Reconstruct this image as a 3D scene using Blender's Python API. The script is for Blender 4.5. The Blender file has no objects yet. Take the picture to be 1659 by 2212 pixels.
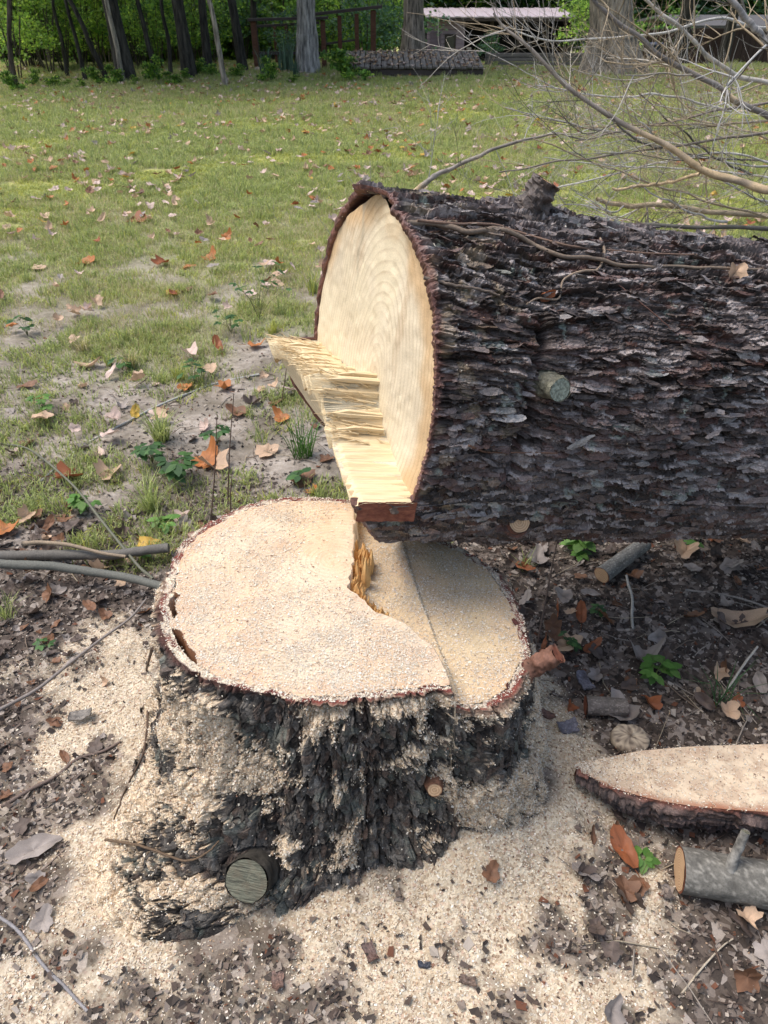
import bpy, math, random
import numpy as np
from mathutils import Vector, Matrix
from mathutils.bvhtree import BVHTree
R = math.radians
random.seed(7)
rng = np.random.default_rng(7)
scene = bpy.context.scene
COL = scene.collection

# ------------------------------------------------------------------ camera, sky, sun, exposure
CAM_H, PITCH = 1.5, R(35.4)
cam_d = bpy.data.cameras.new('camera'); cam = bpy.data.objects.new('camera', cam_d); COL.objects.link(cam)
cam.location = (0, 0, CAM_H); cam.rotation_euler = (R(90) - PITCH, 0, 0)
cam_d.lens = 26; cam_d.sensor_width = 36; cam_d.clip_start = .05; cam_d.clip_end = 900
cam_d.dof.use_dof = True; cam_d.dof.focus_distance = 1.5; cam_d.dof.aperture_fstop = 14
scene.camera = cam
SUN_EL, SUN_AZ = R(64), R(-82)      # azimuth of the sun seen from the place, clockwise from +Y
world = bpy.data.worlds.new('World'); scene.world = world; world.use_nodes = True
wn = world.node_tree; wn.nodes.clear()
sky = wn.nodes.new('ShaderNodeTexSky'); sky.sky_type = 'NISHITA'; sky.sun_disc = False
sky.sun_elevation = SUN_EL; sky.sun_rotation = SUN_AZ; sky.air_density = 1.3; sky.dust_density = 4.0; sky.ozone_density = 1.0
bg = wn.nodes.new('ShaderNodeBackground'); bg.inputs[1].default_value = .15
wo = wn.nodes.new('ShaderNodeOutputWorld'); wn.links.new(sky.outputs[0], bg.inputs[0]); wn.links.new(bg.outputs[0], wo.inputs[0])
sd = bpy.data.lights.new('sun', 'SUN'); sd.energy = 1.9; sd.angle = R(32); sd.color = (1, .98, .96)
sun = bpy.data.objects.new('sun', sd); COL.objects.link(sun)
sdir = Vector((math.sin(SUN_AZ) * math.cos(SUN_EL), math.cos(SUN_AZ) * math.cos(SUN_EL), math.sin(SUN_EL)))
sun.rotation_euler = sdir.to_track_quat('Z', 'Y').to_euler()
vs = scene.view_settings; vs.view_transform = 'Standard'; vs.look = 'None'; vs.exposure = 0.56; vs.gamma = 1; vs.use_curve_mapping = False

# ------------------------------------------------------------------ numeric helpers
FPX = 1597.0                                  # the photo measured in a 1659 x 2212 frame
def rays(x, y):
    a = (np.asarray(x, float) - 829.5) / FPX; b = (1106 - np.asarray(y, float)) / FPX
    return np.stack([a, math.cos(PITCH) + b * math.sin(PITCH), -math.sin(PITCH) + b * math.cos(PITCH)], -1)
def at_h(x, y, h=0.0):
    r = rays(x, y); t = (h - CAM_H) / r[2]; return np.array([0, 0, CAM_H]) + r * t
def at_y(x, y, Y):
    r = rays(x, y); t = Y / r[1]; return np.array([0, 0, CAM_H]) + r * t
def proj(p):
    p = np.asarray(p, float); z = p[..., 2] - CAM_H
    d = p[..., 1] * math.cos(PITCH) - z * math.sin(PITCH); v = p[..., 1] * math.sin(PITCH) + z * math.cos(PITCH)
    d = np.where(d < .01, .01, d)
    return 829.5 + FPX * p[..., 0] / d, 1106 - FPX * v / d, d
def sst(a, b, x):
    t = np.clip((np.asarray(x, float) - a) / (b - a), 0, 1); return t * t * (3 - 2 * t)
def hsh(ix, iy, iz=0, s=0):
    h = (ix.astype(np.int64) * 374761393 + iy.astype(np.int64) * 668265263 + (np.asarray(iz).astype(np.int64)) * 2147483647 + s * 974634777) & 0xffffffff
    h = ((h ^ (h >> 13)) * 1274126177) & 0xffffffff; h = ((h ^ (h >> 16)) * 2246822519) & 0xffffffff
    return ((h ^ (h >> 15)) & 0xffffff) / float(0x1000000)
def vnoise(x, y, z=None, s=0):
    """smooth value noise, -1..1"""
    x = np.asarray(x, float); y = np.asarray(y, float); ix = np.floor(x); iy = np.floor(y); fx = x - ix; fy = y - iy
    fx = fx * fx * (3 - 2 * fx); fy = fy * fy * (3 - 2 * fy)
    def lay(iz):
        a = hsh(ix, iy, iz, s); b = hsh(ix + 1, iy, iz, s); c = hsh(ix, iy + 1, iz, s); d = hsh(ix + 1, iy + 1, iz, s)
        return (a * (1 - fx) + b * fx) * (1 - fy) + (c * (1 - fx) + d * fx) * fy
    if z is None: return lay(0) * 2 - 1
    z = np.asarray(z, float); iz = np.floor(z); fz = z - iz; fz = fz * fz * (3 - 2 * fz)
    return (lay(iz) * (1 - fz) + lay(iz + 1) * fz) * 2 - 1
def fbm(x, y, z=None, s=0, o=4):
    t = 0; a = .5
    for k in range(o):
        t = t + a * vnoise(x * 2 ** k + 17.3 * k, y * 2 ** k + 9.1 * k, None if z is None else z * 2 ** k + 3.3 * k, s + k); a *= .5
    return t
def worley(x, y, s=0):
    """F1, F2-F1, cell random, offset to the nearest seed"""
    ix = np.floor(x); iy = np.floor(y); f1 = np.full(x.shape, 9.); f2 = f1.copy(); rid = np.zeros(x.shape); ox = rid.copy(); oy = rid.copy()
    for dx in (-1, 0, 1):
        for dy in (-1, 0, 1):
            cx = ix + dx; cy = iy + dy
            px = cx + hsh(cx, cy, 1, s); py = cy + hsh(cx, cy, 2, s)
            d = np.hypot(px - x, py - y); m = d < f1
            f2 = np.where(m, f1, np.minimum(f2, d)); f1 = np.where(m, d, f1)
            rid = np.where(m, hsh(cx, cy, 3, s), rid); ox = np.where(m, x - px, ox); oy = np.where(m, y - py, oy)
    return f1, f2 - f1, rid, ox, oy
def lerpc(c1, c2, t): return np.asarray(c1) * (1 - t[..., None]) + np.asarray(c2) * t[..., None]

# ------------------------------------------------------------------ object helpers
def link(o, parent=None):
    COL.objects.link(o)
    if parent is not None: o.parent = parent
    return o
def tag(o, label=None, cat=None, group=None, kind=None):
    if label: o['label'] = label
    if cat: o['category'] = cat
    if group: o['group'] = group
    if kind: o['kind'] = kind
    return o
def empty(name, loc=(0, 0, 0), mat=None):
    o = bpy.data.objects.new(name, None); o.empty_display_size = .1; COL.objects.link(o)
    if mat is not None: o.matrix_world = mat
    else: o.location = loc
    return o
def mesh_np(name, V, F, mat, col=None, smooth=True, midx=None):
    V = np.asarray(V, np.float32).reshape(-1, 3); F = np.asarray(F, np.int32); n = F.shape[1]
    me = bpy.data.meshes.new(name); me.vertices.add(len(V)); me.vertices.foreach_set('co', V.ravel())
    me.loops.add(F.size); me.loops.foreach_set('vertex_index', F.ravel())
    me.polygons.add(len(F)); me.polygons.foreach_set('loop_start', np.arange(len(F), dtype=np.int32) * n)
    for m in (mat if isinstance(mat, (list, tuple)) else [mat]): me.materials.append(m)
    if midx is not None: me.polygons.foreach_set('material_index', np.asarray(midx, np.int32))
    me.polygons.foreach_set('use_smooth', np.full(len(F), smooth))
    if col is not None:
        c = np.ones((len(V), 4), np.float32); c[:, :3] = np.asarray(col, np.float32).reshape(-1, 3)
        at = me.color_attributes.new('Col', 'FLOAT_COLOR', 'POINT'); at.data.foreach_set('color', c.ravel())
    me.update(calc_edges=True); me.validate()
    return me
def obj(name, me, parent=None):
    return link(bpy.data.objects.new(name, me), parent)
def grid_faces(n, m, wrap=False):
    i, j = np.meshgrid(np.arange(n - 1), np.arange(m if wrap else m - 1), indexing='ij')
    a = i * m + j; b = i * m + (j + 1) % m; return np.stack([a, b, b + m, a + m], -1).reshape(-1, 4)
def tube(P, rad, sides=6, cap=True):
    """verts, quad faces of a swept tube"""
    P = np.asarray(P, float); n = len(P); rad = np.broadcast_to(np.asarray(rad, float), (n,))
    T = np.gradient(P, axis=0); T /= np.linalg.norm(T, axis=1)[:, None] + 1e-9
    up = np.array([0, 0, 1.]) if abs(T[0, 2]) < .9 else np.array([1., 0, 0])
    A = np.cross(T, up); A /= np.linalg.norm(A, axis=1)[:, None] + 1e-9; B = np.cross(A, T)
    th = np.linspace(0, 2 * np.pi, sides, endpoint=False)
    V = P[:, None] + rad[:, None, None] * (np.cos(th)[None, :, None] * A[:, None] + np.sin(th)[None, :, None] * B[:, None])
    V = V.reshape(-1, 3); Fc = grid_faces(n, sides, True)
    if cap:
        for base, c in ((0, P[0]), ((n - 1) * sides, P[-1])):
            k = len(V); V = np.vstack([V, c]); f = [[base + j, base + (j + 1) % sides, k, k] for j in range(sides)]
            Fc = np.vstack([Fc, np.array(f)])
    return V, Fc
class Bag:
    """joins many pieces into one mesh"""
    def __init__(s): s.v = []; s.f = []; s.c = []; s.n = 0
    def add(s, V, F, c=None):
        s.v.append(V); s.f.append(np.asarray(F) + s.n); s.n += len(V)
        if c is not None: s.c.append(np.broadcast_to(np.asarray(c, float), (len(V), 3)))
    def mesh(s, name, mat, smooth=True):
        V = np.vstack(s.v); F = np.vstack(s.f)
        return mesh_np(name, V, F, mat, np.vstack(s.c) if s.c else None, smooth)
def tube_me(name, P, rad, mat, sides=6, col=None, cap=True, rough=0.0, seed=0):
    V, Fc = tube(P, rad, sides, False)
    if rough:
        n = V.reshape(len(P), sides, 3); c = n.mean(1, keepdims=True)
        k = 1 + rough * vnoise(V[:, 0] * 60, V[:, 1] * 60, V[:, 2] * 60, seed).reshape(len(P), sides, 1); V = (c + (n - c) * k).reshape(-1, 3)
    me = mesh_np(name, V, Fc, mat, None if col is None else np.broadcast_to(col, V.shape))
    if cap:
        import bmesh
        bm = bmesh.new(); bm.from_mesh(me); bm.verts.ensure_lookup_table(); N = len(bm.verts)
        try: bm.faces.new([bm.verts[i] for i in range(sides)]); bm.faces.new([bm.verts[N - 1 - i] for i in range(sides)])
        except Exception: pass
        bm.to_mesh(me); bm.free()
    return me
def smooth_path(pts, n):
    """Catmull-Rom resample"""
    P = np.asarray(pts, float); P = np.vstack([2 * P[0] - P[1], P, 2 * P[-1] - P[-2]]); m = len(P) - 3
    t = np.linspace(0, m - 1e-6, n); i = t.astype(int); f = (t - i)[:, None]
    a, b, c, d = P[i], P[i + 1], P[i + 2], P[i + 3]
    return .5 * (2 * b + (c - a) * f + (2 * a - 5 * b + 4 * c - d) * f ** 2 + (3 * b - a - 3 * c + d) * f ** 3)

# ------------------------------------------------------------------ materials
class NT:
    def __init__(s, name):
        s.m = bpy.data.materials.new(name); s.m.use_nodes = True; s.t = s.m.node_tree; s.t.nodes.clear()
        s.out = s.t.nodes.new('ShaderNodeOutputMaterial')
    def n(s, typ, **k):
        nd = s.t.nodes.new('ShaderNode' + typ)
        for a, b in k.items(): setattr(nd, a, b)
        return nd
    def l(s, a, b): s.t.links.new(a, b)
    def val(s, sock, v):
        if hasattr(v, 'is_linked') or isinstance(v, bpy.types.NodeSocket): s.l(v, sock)
        else: sock.default_value = v
    def math(s, op, a, b=0.0):
        nd = s.n('Math', operation=op); s.val(nd.inputs[0], a); s.val(nd.inputs[1], b); return nd.outputs[0]
    def noise(s, scale, vec=None, detail=4, rough=.6, dist=0):
        nd = s.n('TexNoise'); nd.inputs['Scale'].default_value = scale; nd.inputs['Detail'].default_value = detail
        nd.inputs['Roughness'].default_value = rough; nd.inputs['Distortion'].default_value = dist
        if vec is not None: s.l(vec, nd.inputs['Vector'])
        return nd.outputs[0]
    def vor(s, scale, vec=None, out='Color'):
        nd = s.n('TexVoronoi'); nd.inputs['Scale'].default_value = scale
        if vec is not None: s.l(vec, nd.inputs['Vector'])
        return nd.outputs[out]
    def co(s, scale=(1, 1, 1), loc=(0, 0, 0)):
        tc = s.n('TexCoord'); mp = s.n('Mapping'); s.l(tc.outputs['Object'], mp.inputs[0])
        mp.inputs['Scale'].default_value = scale; mp.inputs['Location'].default_value = loc; return mp.outputs[0]
    def ramp(s, fac, stops):
        nd = s.n('ValToRGB'); s.val(nd.inputs[0], fac); e = nd.color_ramp.elements
        while len(e) < len(stops): e.new(.5)
        for k, (p, c) in enumerate(stops):
            e[k].position = p; e[k].color = (*c, 1) if len(c) == 3 else c
        return nd.outputs[0]
    def mix(s, f, a, b, mode='MIX'):
        nd = s.n('Mix', data_type='RGBA', blend_type=mode); s.val(nd.inputs[0], f)
        for k, v in ((6, a), (7, b)):
            if isinstance(v, tuple): nd.inputs[k].default_value = (*v, 1)
            else: s.l(v, nd.inputs[k])
        return nd.outputs[2]
    def attr(s, name='Col'):
        nd = s.n('Attribute'); nd.attribute_name = name; return nd.outputs[0]
    def done(s, col, rough=.8, bump=None, bs=.3, bd=.003, spec=.3, trans=None):
        p = s.n('BsdfPrincipled'); s.val(p.inputs['Base Color'], col if not isinstance(col, tuple) else (*col, 1))
        s.val(p.inputs['Roughness'], rough); p.inputs['Specular IOR Level'].default_value = spec
        if bump is not None:
            b = s.n('Bump'); b.inputs['Strength'].default_value = bs; b.inputs['Distance'].default_value = bd
            s.l(bump, b.inputs['Height']); s.l(b.outputs[0], p.inputs['Normal'])
        if trans is not None:
            tr = s.n('BsdfTranslucent'); mx = s.n('MixShader'); mx.inputs[0].default_value = trans
            s.val(tr.inputs[0], col if not isinstance(col, tuple) else (*col, 1))
            s.l(p.outputs[0], mx.inputs[1]); s.l(tr.outputs[0], mx.inputs[2]); s.l(mx.outputs[0], s.out.inputs[0])
        else: s.l(p.outputs[0], s.out.inputs[0])
        return s.m

def m_vcol(name, rough=.8, nscale=150, amt=.35, bs=.5, bd=.002, spec=.3, trans=None):
    t = NT(name); c = t.attr(); n = t.noise(nscale, t.co(), 5, .65)
    f = t.ramp(n, [(.25, (1 - amt,) * 3), (.75, (1 + amt,) * 3)])
    return t.done(t.mix(1.0, c, f, 'MULTIPLY'), rough, n, bs, bd, spec, trans)
M = {}
M['bark'] = m_vcol('log_bark', .5, 260, .55, .9, .0025, .5)
M['stump_bark'] = m_vcol('stump_bark', .85, 300, .6, .9, .003, .2)
M['chips'] = m_vcol('sawdust_chips', .8, 500, .12, .2, .0005, .2)
M['leaf'] = m_vcol('dry_leaf', .55, 90, .28, .4, .001, .35, .18)
M['green'] = m_vcol('green_leaf', .5, 120, .2, .3, .001, .35, .45)
M['twig'] = m_vcol('twig_bark', .75, 220, .35, .6, .001, .25)
M['foliage'] = m_vcol('foliage', .55, 8, .35, .1, .001, .3, .55)
t = NT('tree_bark'); n = t.noise(1, t.co((26, 26, 4)), 5, .65); n2 = t.noise(1, t.co((9, 9, 1.5)), 3); M['trunk'] = t.done(t.mix(1.0, t.mix(1.0, t.attr(), t.ramp(n, [(.35, (.35,) * 3), (.62, (1.45,) * 3)]), 'MULTIPLY'), t.ramp(n2, [(.3, (.75,) * 3), (.7, (1.2,) * 3)]), 'MULTIPLY'), .85, n, 1.0, .03, .2)
def m_rings(name, cx, cy, axes, light, dark, freq, stain, grain=(1, 1, 1), rot=0):
    """sawn end grain: rings round the pith at (cx, cy) in the object's own plane"""
    t = NT(name); tc = t.n('TexCoord'); sp = t.n('SeparateXYZ'); t.l(tc.outputs['Object'], sp.inputs[0])
    X = sp.outputs[axes[0]]; Y = sp.outputs[axes[1]]
    nn = t.noise(5, tc.outputs['Object'], 3, .5); nf = t.noise(38, tc.outputs['Object'], 3, .5)
    x = t.math('SUBTRACT', X, cx); y = t.math('MULTIPLY', t.math('SUBTRACT', Y, cy), grain[1])
    d = t.math('SQRT', t.math('ADD', t.math('MULTIPLY', x, x), t.math('MULTIPLY', y, y)))
    d = t.math('ADD', d, t.math('MULTIPLY', t.math('SUBTRACT', nn, .5), .014)); d = t.math('ADD', d, t.math('MULTIPLY', t.math('SUBTRACT', nf, .5), .0012))
    d = t.math('ADD', d, t.math('MULTIPLY', t.noise(2.2, tc.outputs['Object'], 2), .03)); fr = t.math('FRACT', t.math('MULTIPLY', d, freq))
    ring = t.ramp(fr, [(0, (0,) * 3), (.55, (.12,) * 3), (.86, (1,) * 3), (.97, (.55,) * 3), (1, (0,) * 3)])
    big = t.noise(7, tc.outputs['Object'], 5, .6)
    ringm = t.math('MULTIPLY', ring, t.ramp(t.noise(11, tc.outputs['Object'], 3), [(.32, (.15,) * 3), (.68, (.6,) * 3)]))
    c = t.mix(ringm, light, dark)
    c = t.mix(t.ramp(big, [(.42, (0,) * 3), (.72, (.75,) * 3)]), c, stain)
    c = t.mix(1.0, c, t.attr(), 'MULTIPLY'); fine = t.noise(420, tc.outputs['Object'], 3, .7)
    c = t.mix(1.0, c, t.ramp(fine, [(.3, (.82,) * 3), (.7, (1.12,) * 3)]), 'MULTIPLY')
    # slightly tilted saw marks
    mp = t.n('Mapping'); t.l(tc.outputs['Object'], mp.inputs[0]); mp.inputs['Rotation'].default_value = (0, 0, rot)
    mp.inputs['Scale'].default_value = (8, 8, 420)
    if axes == (0, 1): mp.inputs['Scale'].default_value = (10, 300, 8)
    saw = t.noise(1, mp.outputs[0], 2, .5)
    h = t.math('ADD', fine, t.math('MULTIPLY', saw, .8))
    return t.done(c, .75, h, .5, .0012, .25)
M['stump_top'] = m_rings('stump_wood', -.04, .10, (0, 1), (.68, .57, .42), (.50, .34, .20), 95, (.68, .50, .36), (1, 1, 1), .3)
M['log_face'] = m_rings('log_wood', -.05, .0, (1, 2), (.72, .62, .45), (.42, .30, .18), 80, (.54, .45, .32), (1, .62, 1))
def m_fibre(name, c1, c2, scale=(6, 260, 260)):
    t = NT(name); n = t.noise(1, t.co(scale), 4, .6); n2 = t.noise(14, t.co(), 3)
    c = t.mix(t.ramp(n, [(.3, (0,) * 3), (.7, (1,) * 3)]), c1, c2); c = t.mix(t.math('MULTIPLY', n2, .3), c, (.62, .40, .18))
    return t.done(c, .6, n, .9, .003, .3)
M['fibre'] = m_fibre('torn_wood', (.80, .70, .48), (.66, .50, .28))
M['fibre_dark'] = m_fibre('torn_wood_amber', (.80, .52, .22), (.52, .27, .09), (200, 200, 8))
t = NT('inner_bark'); n = t.noise(60, t.co((1, 1, 3)), 4); M['inner_bark'] = t.done(t.mix(t.ramp(n, [(.3, (0,) * 3), (.7, (1,) * 3)]), (.14, .04, .025), (.30, .11, .06)), .7, n, .6, .003)
t = NT('small_end'); tc = t.co(); sp = t.n('SeparateXYZ'); t.l(tc, sp.inputs[0])
d = t.math('SQRT', t.math('ADD', t.math('MULTIPLY', sp.outputs[0], sp.outputs[0]), t.math('MULTIPLY', sp.outputs[1], sp.outputs[1])))
fr = t.math('FRACT', t.math('MULTIPLY', d, 210)); c = t.mix(t.ramp(fr, [(.3, (0,) * 3), (.8, (.7,) * 3)]), (.62, .42, .25), (.38, .2, .1))
M['small_end'] = t.done(c, .75, t.noise(300, tc), .4, .001)
t = NT('weathered_end'); tc = t.co((6, 90, 6)); n = t.noise(4, tc, 6, .75); M['grey_end'] = t.done(t.mix(t.ramp(t.noise(45, t.co(), 5), [(.45, (0,) * 3), (.65, (.6,) * 3)]), t.mix(t.ramp(n, [(.42, (0,) * 3), (.6, (1,) * 3)]), (.06, .06, .045), (.25, .25, .18)), (.16, .13, .09)), .85, n, .8, .003)
t = NT('lichen_end'); n = t.noise(160, t.co(), 4); M['lichen_end'] = t.done(t.mix(t.ramp(n, [(.35, (0,) * 3), (.65, (1,) * 3)]), (.13, .14, .11), (.42, .46, .36)), .9, n, .8, .003)

# ------------------------------------------------------------------ where things are
SC = np.array([-.07, 1.13])                    # stump centre
def polar_fn(pairs):
    a = np.array(sorted(pairs), float); x = np.r_[a[:, 0] - 360, a[:, 0], a[:, 0] + 360]; y = np.tile(a[:, 1], 3)
    xs = np.linspace(-360, 360, 1441); ys = np.interp(xs, x, y); k = np.hanning(21); k /= k.sum(); ys = np.convolve(np.pad(ys, 10, 'edge'), k, 'valid')
    return lambda deg: np.interp((np.asarray(deg) + 180) % 360 - 180, xs, ys)
RT = polar_fn([(-175, .372), (-165, .372), (-152, .364), (-136, .335), (-126, .311), (-113, .295), (-98, .285), (-84, .283), (-72, .285), (-61, .296),
               (-53, .325), (-49, .347), (-41, .368), (-30, .376), (-18, .374), (-8, .36), (7, .347), (23, .347), (31, .342), (60, .31), (90, .317), (113, .363), (126, .385), (139, .401), (151, .408), (161, .4), (172, .384)])
RB = polar_fn([(-179, .56), (-164, .56), (-154, .67), (-146, .70), (-132, .69), (-127, .63), (-118, .55), (-105, .455), (-97, .41), (-74, .357), (-62, .41), (-42, .46), (-25, .50), (-9, .50), (15, .50), (60, .42), (90, .42), (130, .52), (160, .60)])
DW = polar_fn([(180, .34), (-160, .34), (-135, .34), (-110, .46), (-80, .66), (-55, .56), (-35, .36), (-18, .17), (0, .06), (40, .05), (90, .12), (140, .16), (160, .30)])
def masks(x, y):
    """how much sawdust, lawn, leaf litter, moss lies at a point of the ground"""
    dx = x - SC[0]; dy = y - SC[1]; ph = np.degrees(np.arctan2(dy, dx)); d = np.hypot(dx, dy) - RB(ph)
    n = fbm(x * 5, y * 5, s=11); n2 = fbm(x * 16, y * 16, s=12); n3 = fbm(x * 1.1, y * 1.1, s=13)
    S = sst(1.25, .55, d / DW(ph) + n * .9 + n2 * .5)
    S = S * (1 - .85 * sst(.08, .42, fbm(x * 9, y * 9, s=19) + .45 * sst(-.45, -.9, x) * sst(1.3, .9, y) + .3 * sst(.35, .7, x) + .28 * sst(.75, .5, y)))
    G = sst(2.75, 4.2, y + n3 * 1.3 + n * .8 + .5 * sst(.5, 2, x))
    G = G * (1 - .9 * sst(.02, .32, fbm(x * 1.5 + 7, y * 2.0, s=14) + .35 * n) * sst(7.5, 3.5, y))
    L = np.clip(sst(.25, .5, x + n * .15) * sst(3.3, 2.4, y + n * .4) + sst(2.35, 1.75, y + n * .5 + n3 * .4), 0, 1)
    Mo = sst(.04, .42, fbm(x * 1.0 + 3, y * 1.3, s=15) + .45 * n) * sst(4, 7, y)
    return S, G, L, Mo
def terrain(x, y):
    x = np.asarray(x, float); y = np.asarray(y, float)
    dx = x - SC[0]; dy = y - SC[1]; ph = np.degrees(np.arctan2(dy, dx)); d = np.hypot(dx, dy) - RB(ph)
    h = .012 * vnoise(x * 2.1, y * 2.1, s=1) + .006 * vnoise(x * 9, y * 9, s=2) + .05 * vnoise(x * .3, y * .3, s=3) * sst(3, 8, y)
    rs = sst(-75, -50, ph) * sst(20, -5, ph)
    h = h + (.012 + .075 * rs) * np.exp(-np.clip(d, 0, 9) / .10) * (1 + .5 * vnoise(x * 6, y * 6, s=4))
    h = h + .02 * sst(1.2, .2, d / DW(ph)) + .004 * vnoise(x * 40, y * 40, s=5) * sst(3, 1.5, y)
    return h - 2.0 * sst(20.5, 30, y)

# ------------------------------------------------------------------ ground
def build_ground():
    t = NT('ground_mix'); m = t.n('SeparateColor'); t.l(t.attr('Mask'), m.inputs[0]); S, G, L = m.outputs
    co = t.co(); vo = t.vor(210, co); sv = t.n('SeparateColor'); t.l(vo, sv.inputs[0])
    dust = t.ramp(sv.outputs[0], [(0, (.22, .15, .10)), (.15, (.42, .33, .23)), (.5, (.58, .49, .36)), (.85, (.68, .60, .46)), (1, (.46, .31, .23))])
    nb = t.noise(9, co, 5); dust = t.mix(t.ramp(nb, [(.4, (0,) * 3), (.75, (.5,) * 3)]), dust, (.45, .34, .22)); dust = t.mix(t.ramp(t.noise(55, co, 5, .7), [(.52, (0,) * 3), (.72, (.75,) * 3)]), dust, (.16, .12, .09))
    nd = t.noise(30, co, 6, .7); nd2 = t.noise(3, co, 4)
    dirt = t.ramp(nd, [(.25, (.14, .115, .09)), (.5, (.33, .285, .24)), (.75, (.48, .43, .38))])
    dirt = t.mix(t.ramp(nd2, [(.4, (0,) * 3), (.65, (.8,) * 3)]), dirt, (.12, .10, .07))
    nl = t.vor(55, co); sl = t.n('SeparateColor'); t.l(nl, sl.inputs[0])
    lit = t.ramp(sl.outputs[1], [(0, (.04, .032, .027)), (.5, (.10, .078, .064)), (.85, (.20, .165, .14)), (1, (.32, .275, .24))])
    ng = t.noise(42, co, 8, .8); ng2 = t.noise(.8, co, 4)
    gr = t.ramp(ng, [(.3, (.14, .15, .07)), (.5, (.25, .26, .12)), (.72, (.42, .37, .22))])
    gr = t.mix(t.ramp(ng2, [(.42, (0,) * 3), (.65, (.55,) * 3)]), gr, (.30, .26, .18))
    a = t.attr('Moss'); gr = t.mix(t.math('MULTIPLY', a, .6), gr, (.46, .45, .12))
    c = t.mix(L, dirt, lit); c = t.mix(G, c, gr); c = t.mix(S, c, dust)
    hh = t.math('ADD', t.math('MULTIPLY', sv.outputs[1], .6), nd)
    mat = t.done(c, .9, hh, .8, .004, .15)
    r = np.r_[.12, np.geomspace(.30, 4.5, 360), np.geomspace(4.6, 24, 150), np.geomspace(26, 700, 26)]
    a = np.r_[np.linspace(-180, 48, 60), np.linspace(50, 130, 330), np.linspace(134, 176, 14)]
    a = np.unique(np.round(a, 4)); a = R(1) * a
    Rr, Aa = np.meshgrid(r, a, indexing='ij'); X = Rr * np.cos(Aa); Y = Rr * np.sin(Aa); Z = terrain(X, Y)
    me = mesh_np('ground', np.stack([X, Y, Z], -1), grid_faces(len(r), len(a), True), mat)
    k = len(r) * len(a)
    S, G, L, Mo = masks(X, Y); c = np.ones((k, 4), np.float32); c[:, 0] = S.ravel(); c[:, 1] = G.ravel(); c[:, 2] = L.ravel()
    at = me.color_attributes.new('Mask', 'FLOAT_COLOR', 'POINT'); at.data.foreach_set('color', c.ravel())
    at = me.attributes.new('Moss', 'FLOAT', 'POINT'); at.data.foreach_set('value', Mo.ravel().astype(np.float32))
    tag(obj('ground', me), kind='structure')
build_ground()

# ------------------------------------------------------------------ the stump
BOUND = np.array([(.119, .80), (.119, .893), (.091, .971), (.045, 1.032), (-.013, 1.065), (-.072, 1.14), (-.064, 1.245), (-.066, 1.363), (-.06, 1.60)])
CREASE = np.array([(.14, .80), (.128, .926), (.104, 1.02), (.069, 1.182), (.043, 1.324), (.02, 1.6)])
def stump_top_h(x, y):
    bx = np.interp(y, BOUND[:, 1], BOUND[:, 0]); n = .004 * vnoise(x * 70, y * 70, s=21)
    s = x - bx + n; cr = np.interp(y, CREASE[:, 1], CREASE[:, 0]); q = x - cr
    plat = .50 + .0015 * vnoise(x * 25, y * 25, s=22) + .004 * vnoise(x * 6, y * 6, s=24)
    notch = np.where(q < 0, .456 - .006 * np.clip(-q / .08, 0, 1), .456 - .006 * sst(0, .006, q) - .075 * q) + .002 * vnoise(x * 30, y * 30, s=23)
    return np.where(s < 0, plat, notch * 1.0), s
def stump_edge(th):
    d = np.degrees(th); return RT(d) * (1 + .012 * vnoise(np.cos(th) * 9 + 5, np.sin(th) * 9 + 5, s=31) + .010 * vnoise(np.cos(th) * 30, np.sin(th) * 30, s=32))
def gap_fn(deg):
    d = (np.asarray(deg) + 180) % 360 - 180
    return np.clip(sst(-181, -178, d) * sst(-166, -169, d) * .8 + sst(-163, -160, d) * sst(-143, -149, d), 0, 1)
def bark_pattern(s_, z_, seed, cs, ch):
    wx = s_ + .010 * vnoise(s_ * 22, z_ * 14, s=seed) + .004 * vnoise(s_ * 80, z_ * 70, s=seed + 1)
    wz = z_ + .014 * vnoise(s_ * 25, z_ * 18, s=seed + 2) + .005 * vnoise(s_ * 90, z_ * 80, s=seed + 3)
    f1, e1, r1, ox, oy = worley(wx / cs, wz / ch, seed + 4)
    g1, e2, r2, px, py = worley(wx / cs * 2.3, wz / ch * 2.1, seed + 5)
    return f1, e1, r1, ox, oy, g1, e2, r2, px, py
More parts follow.
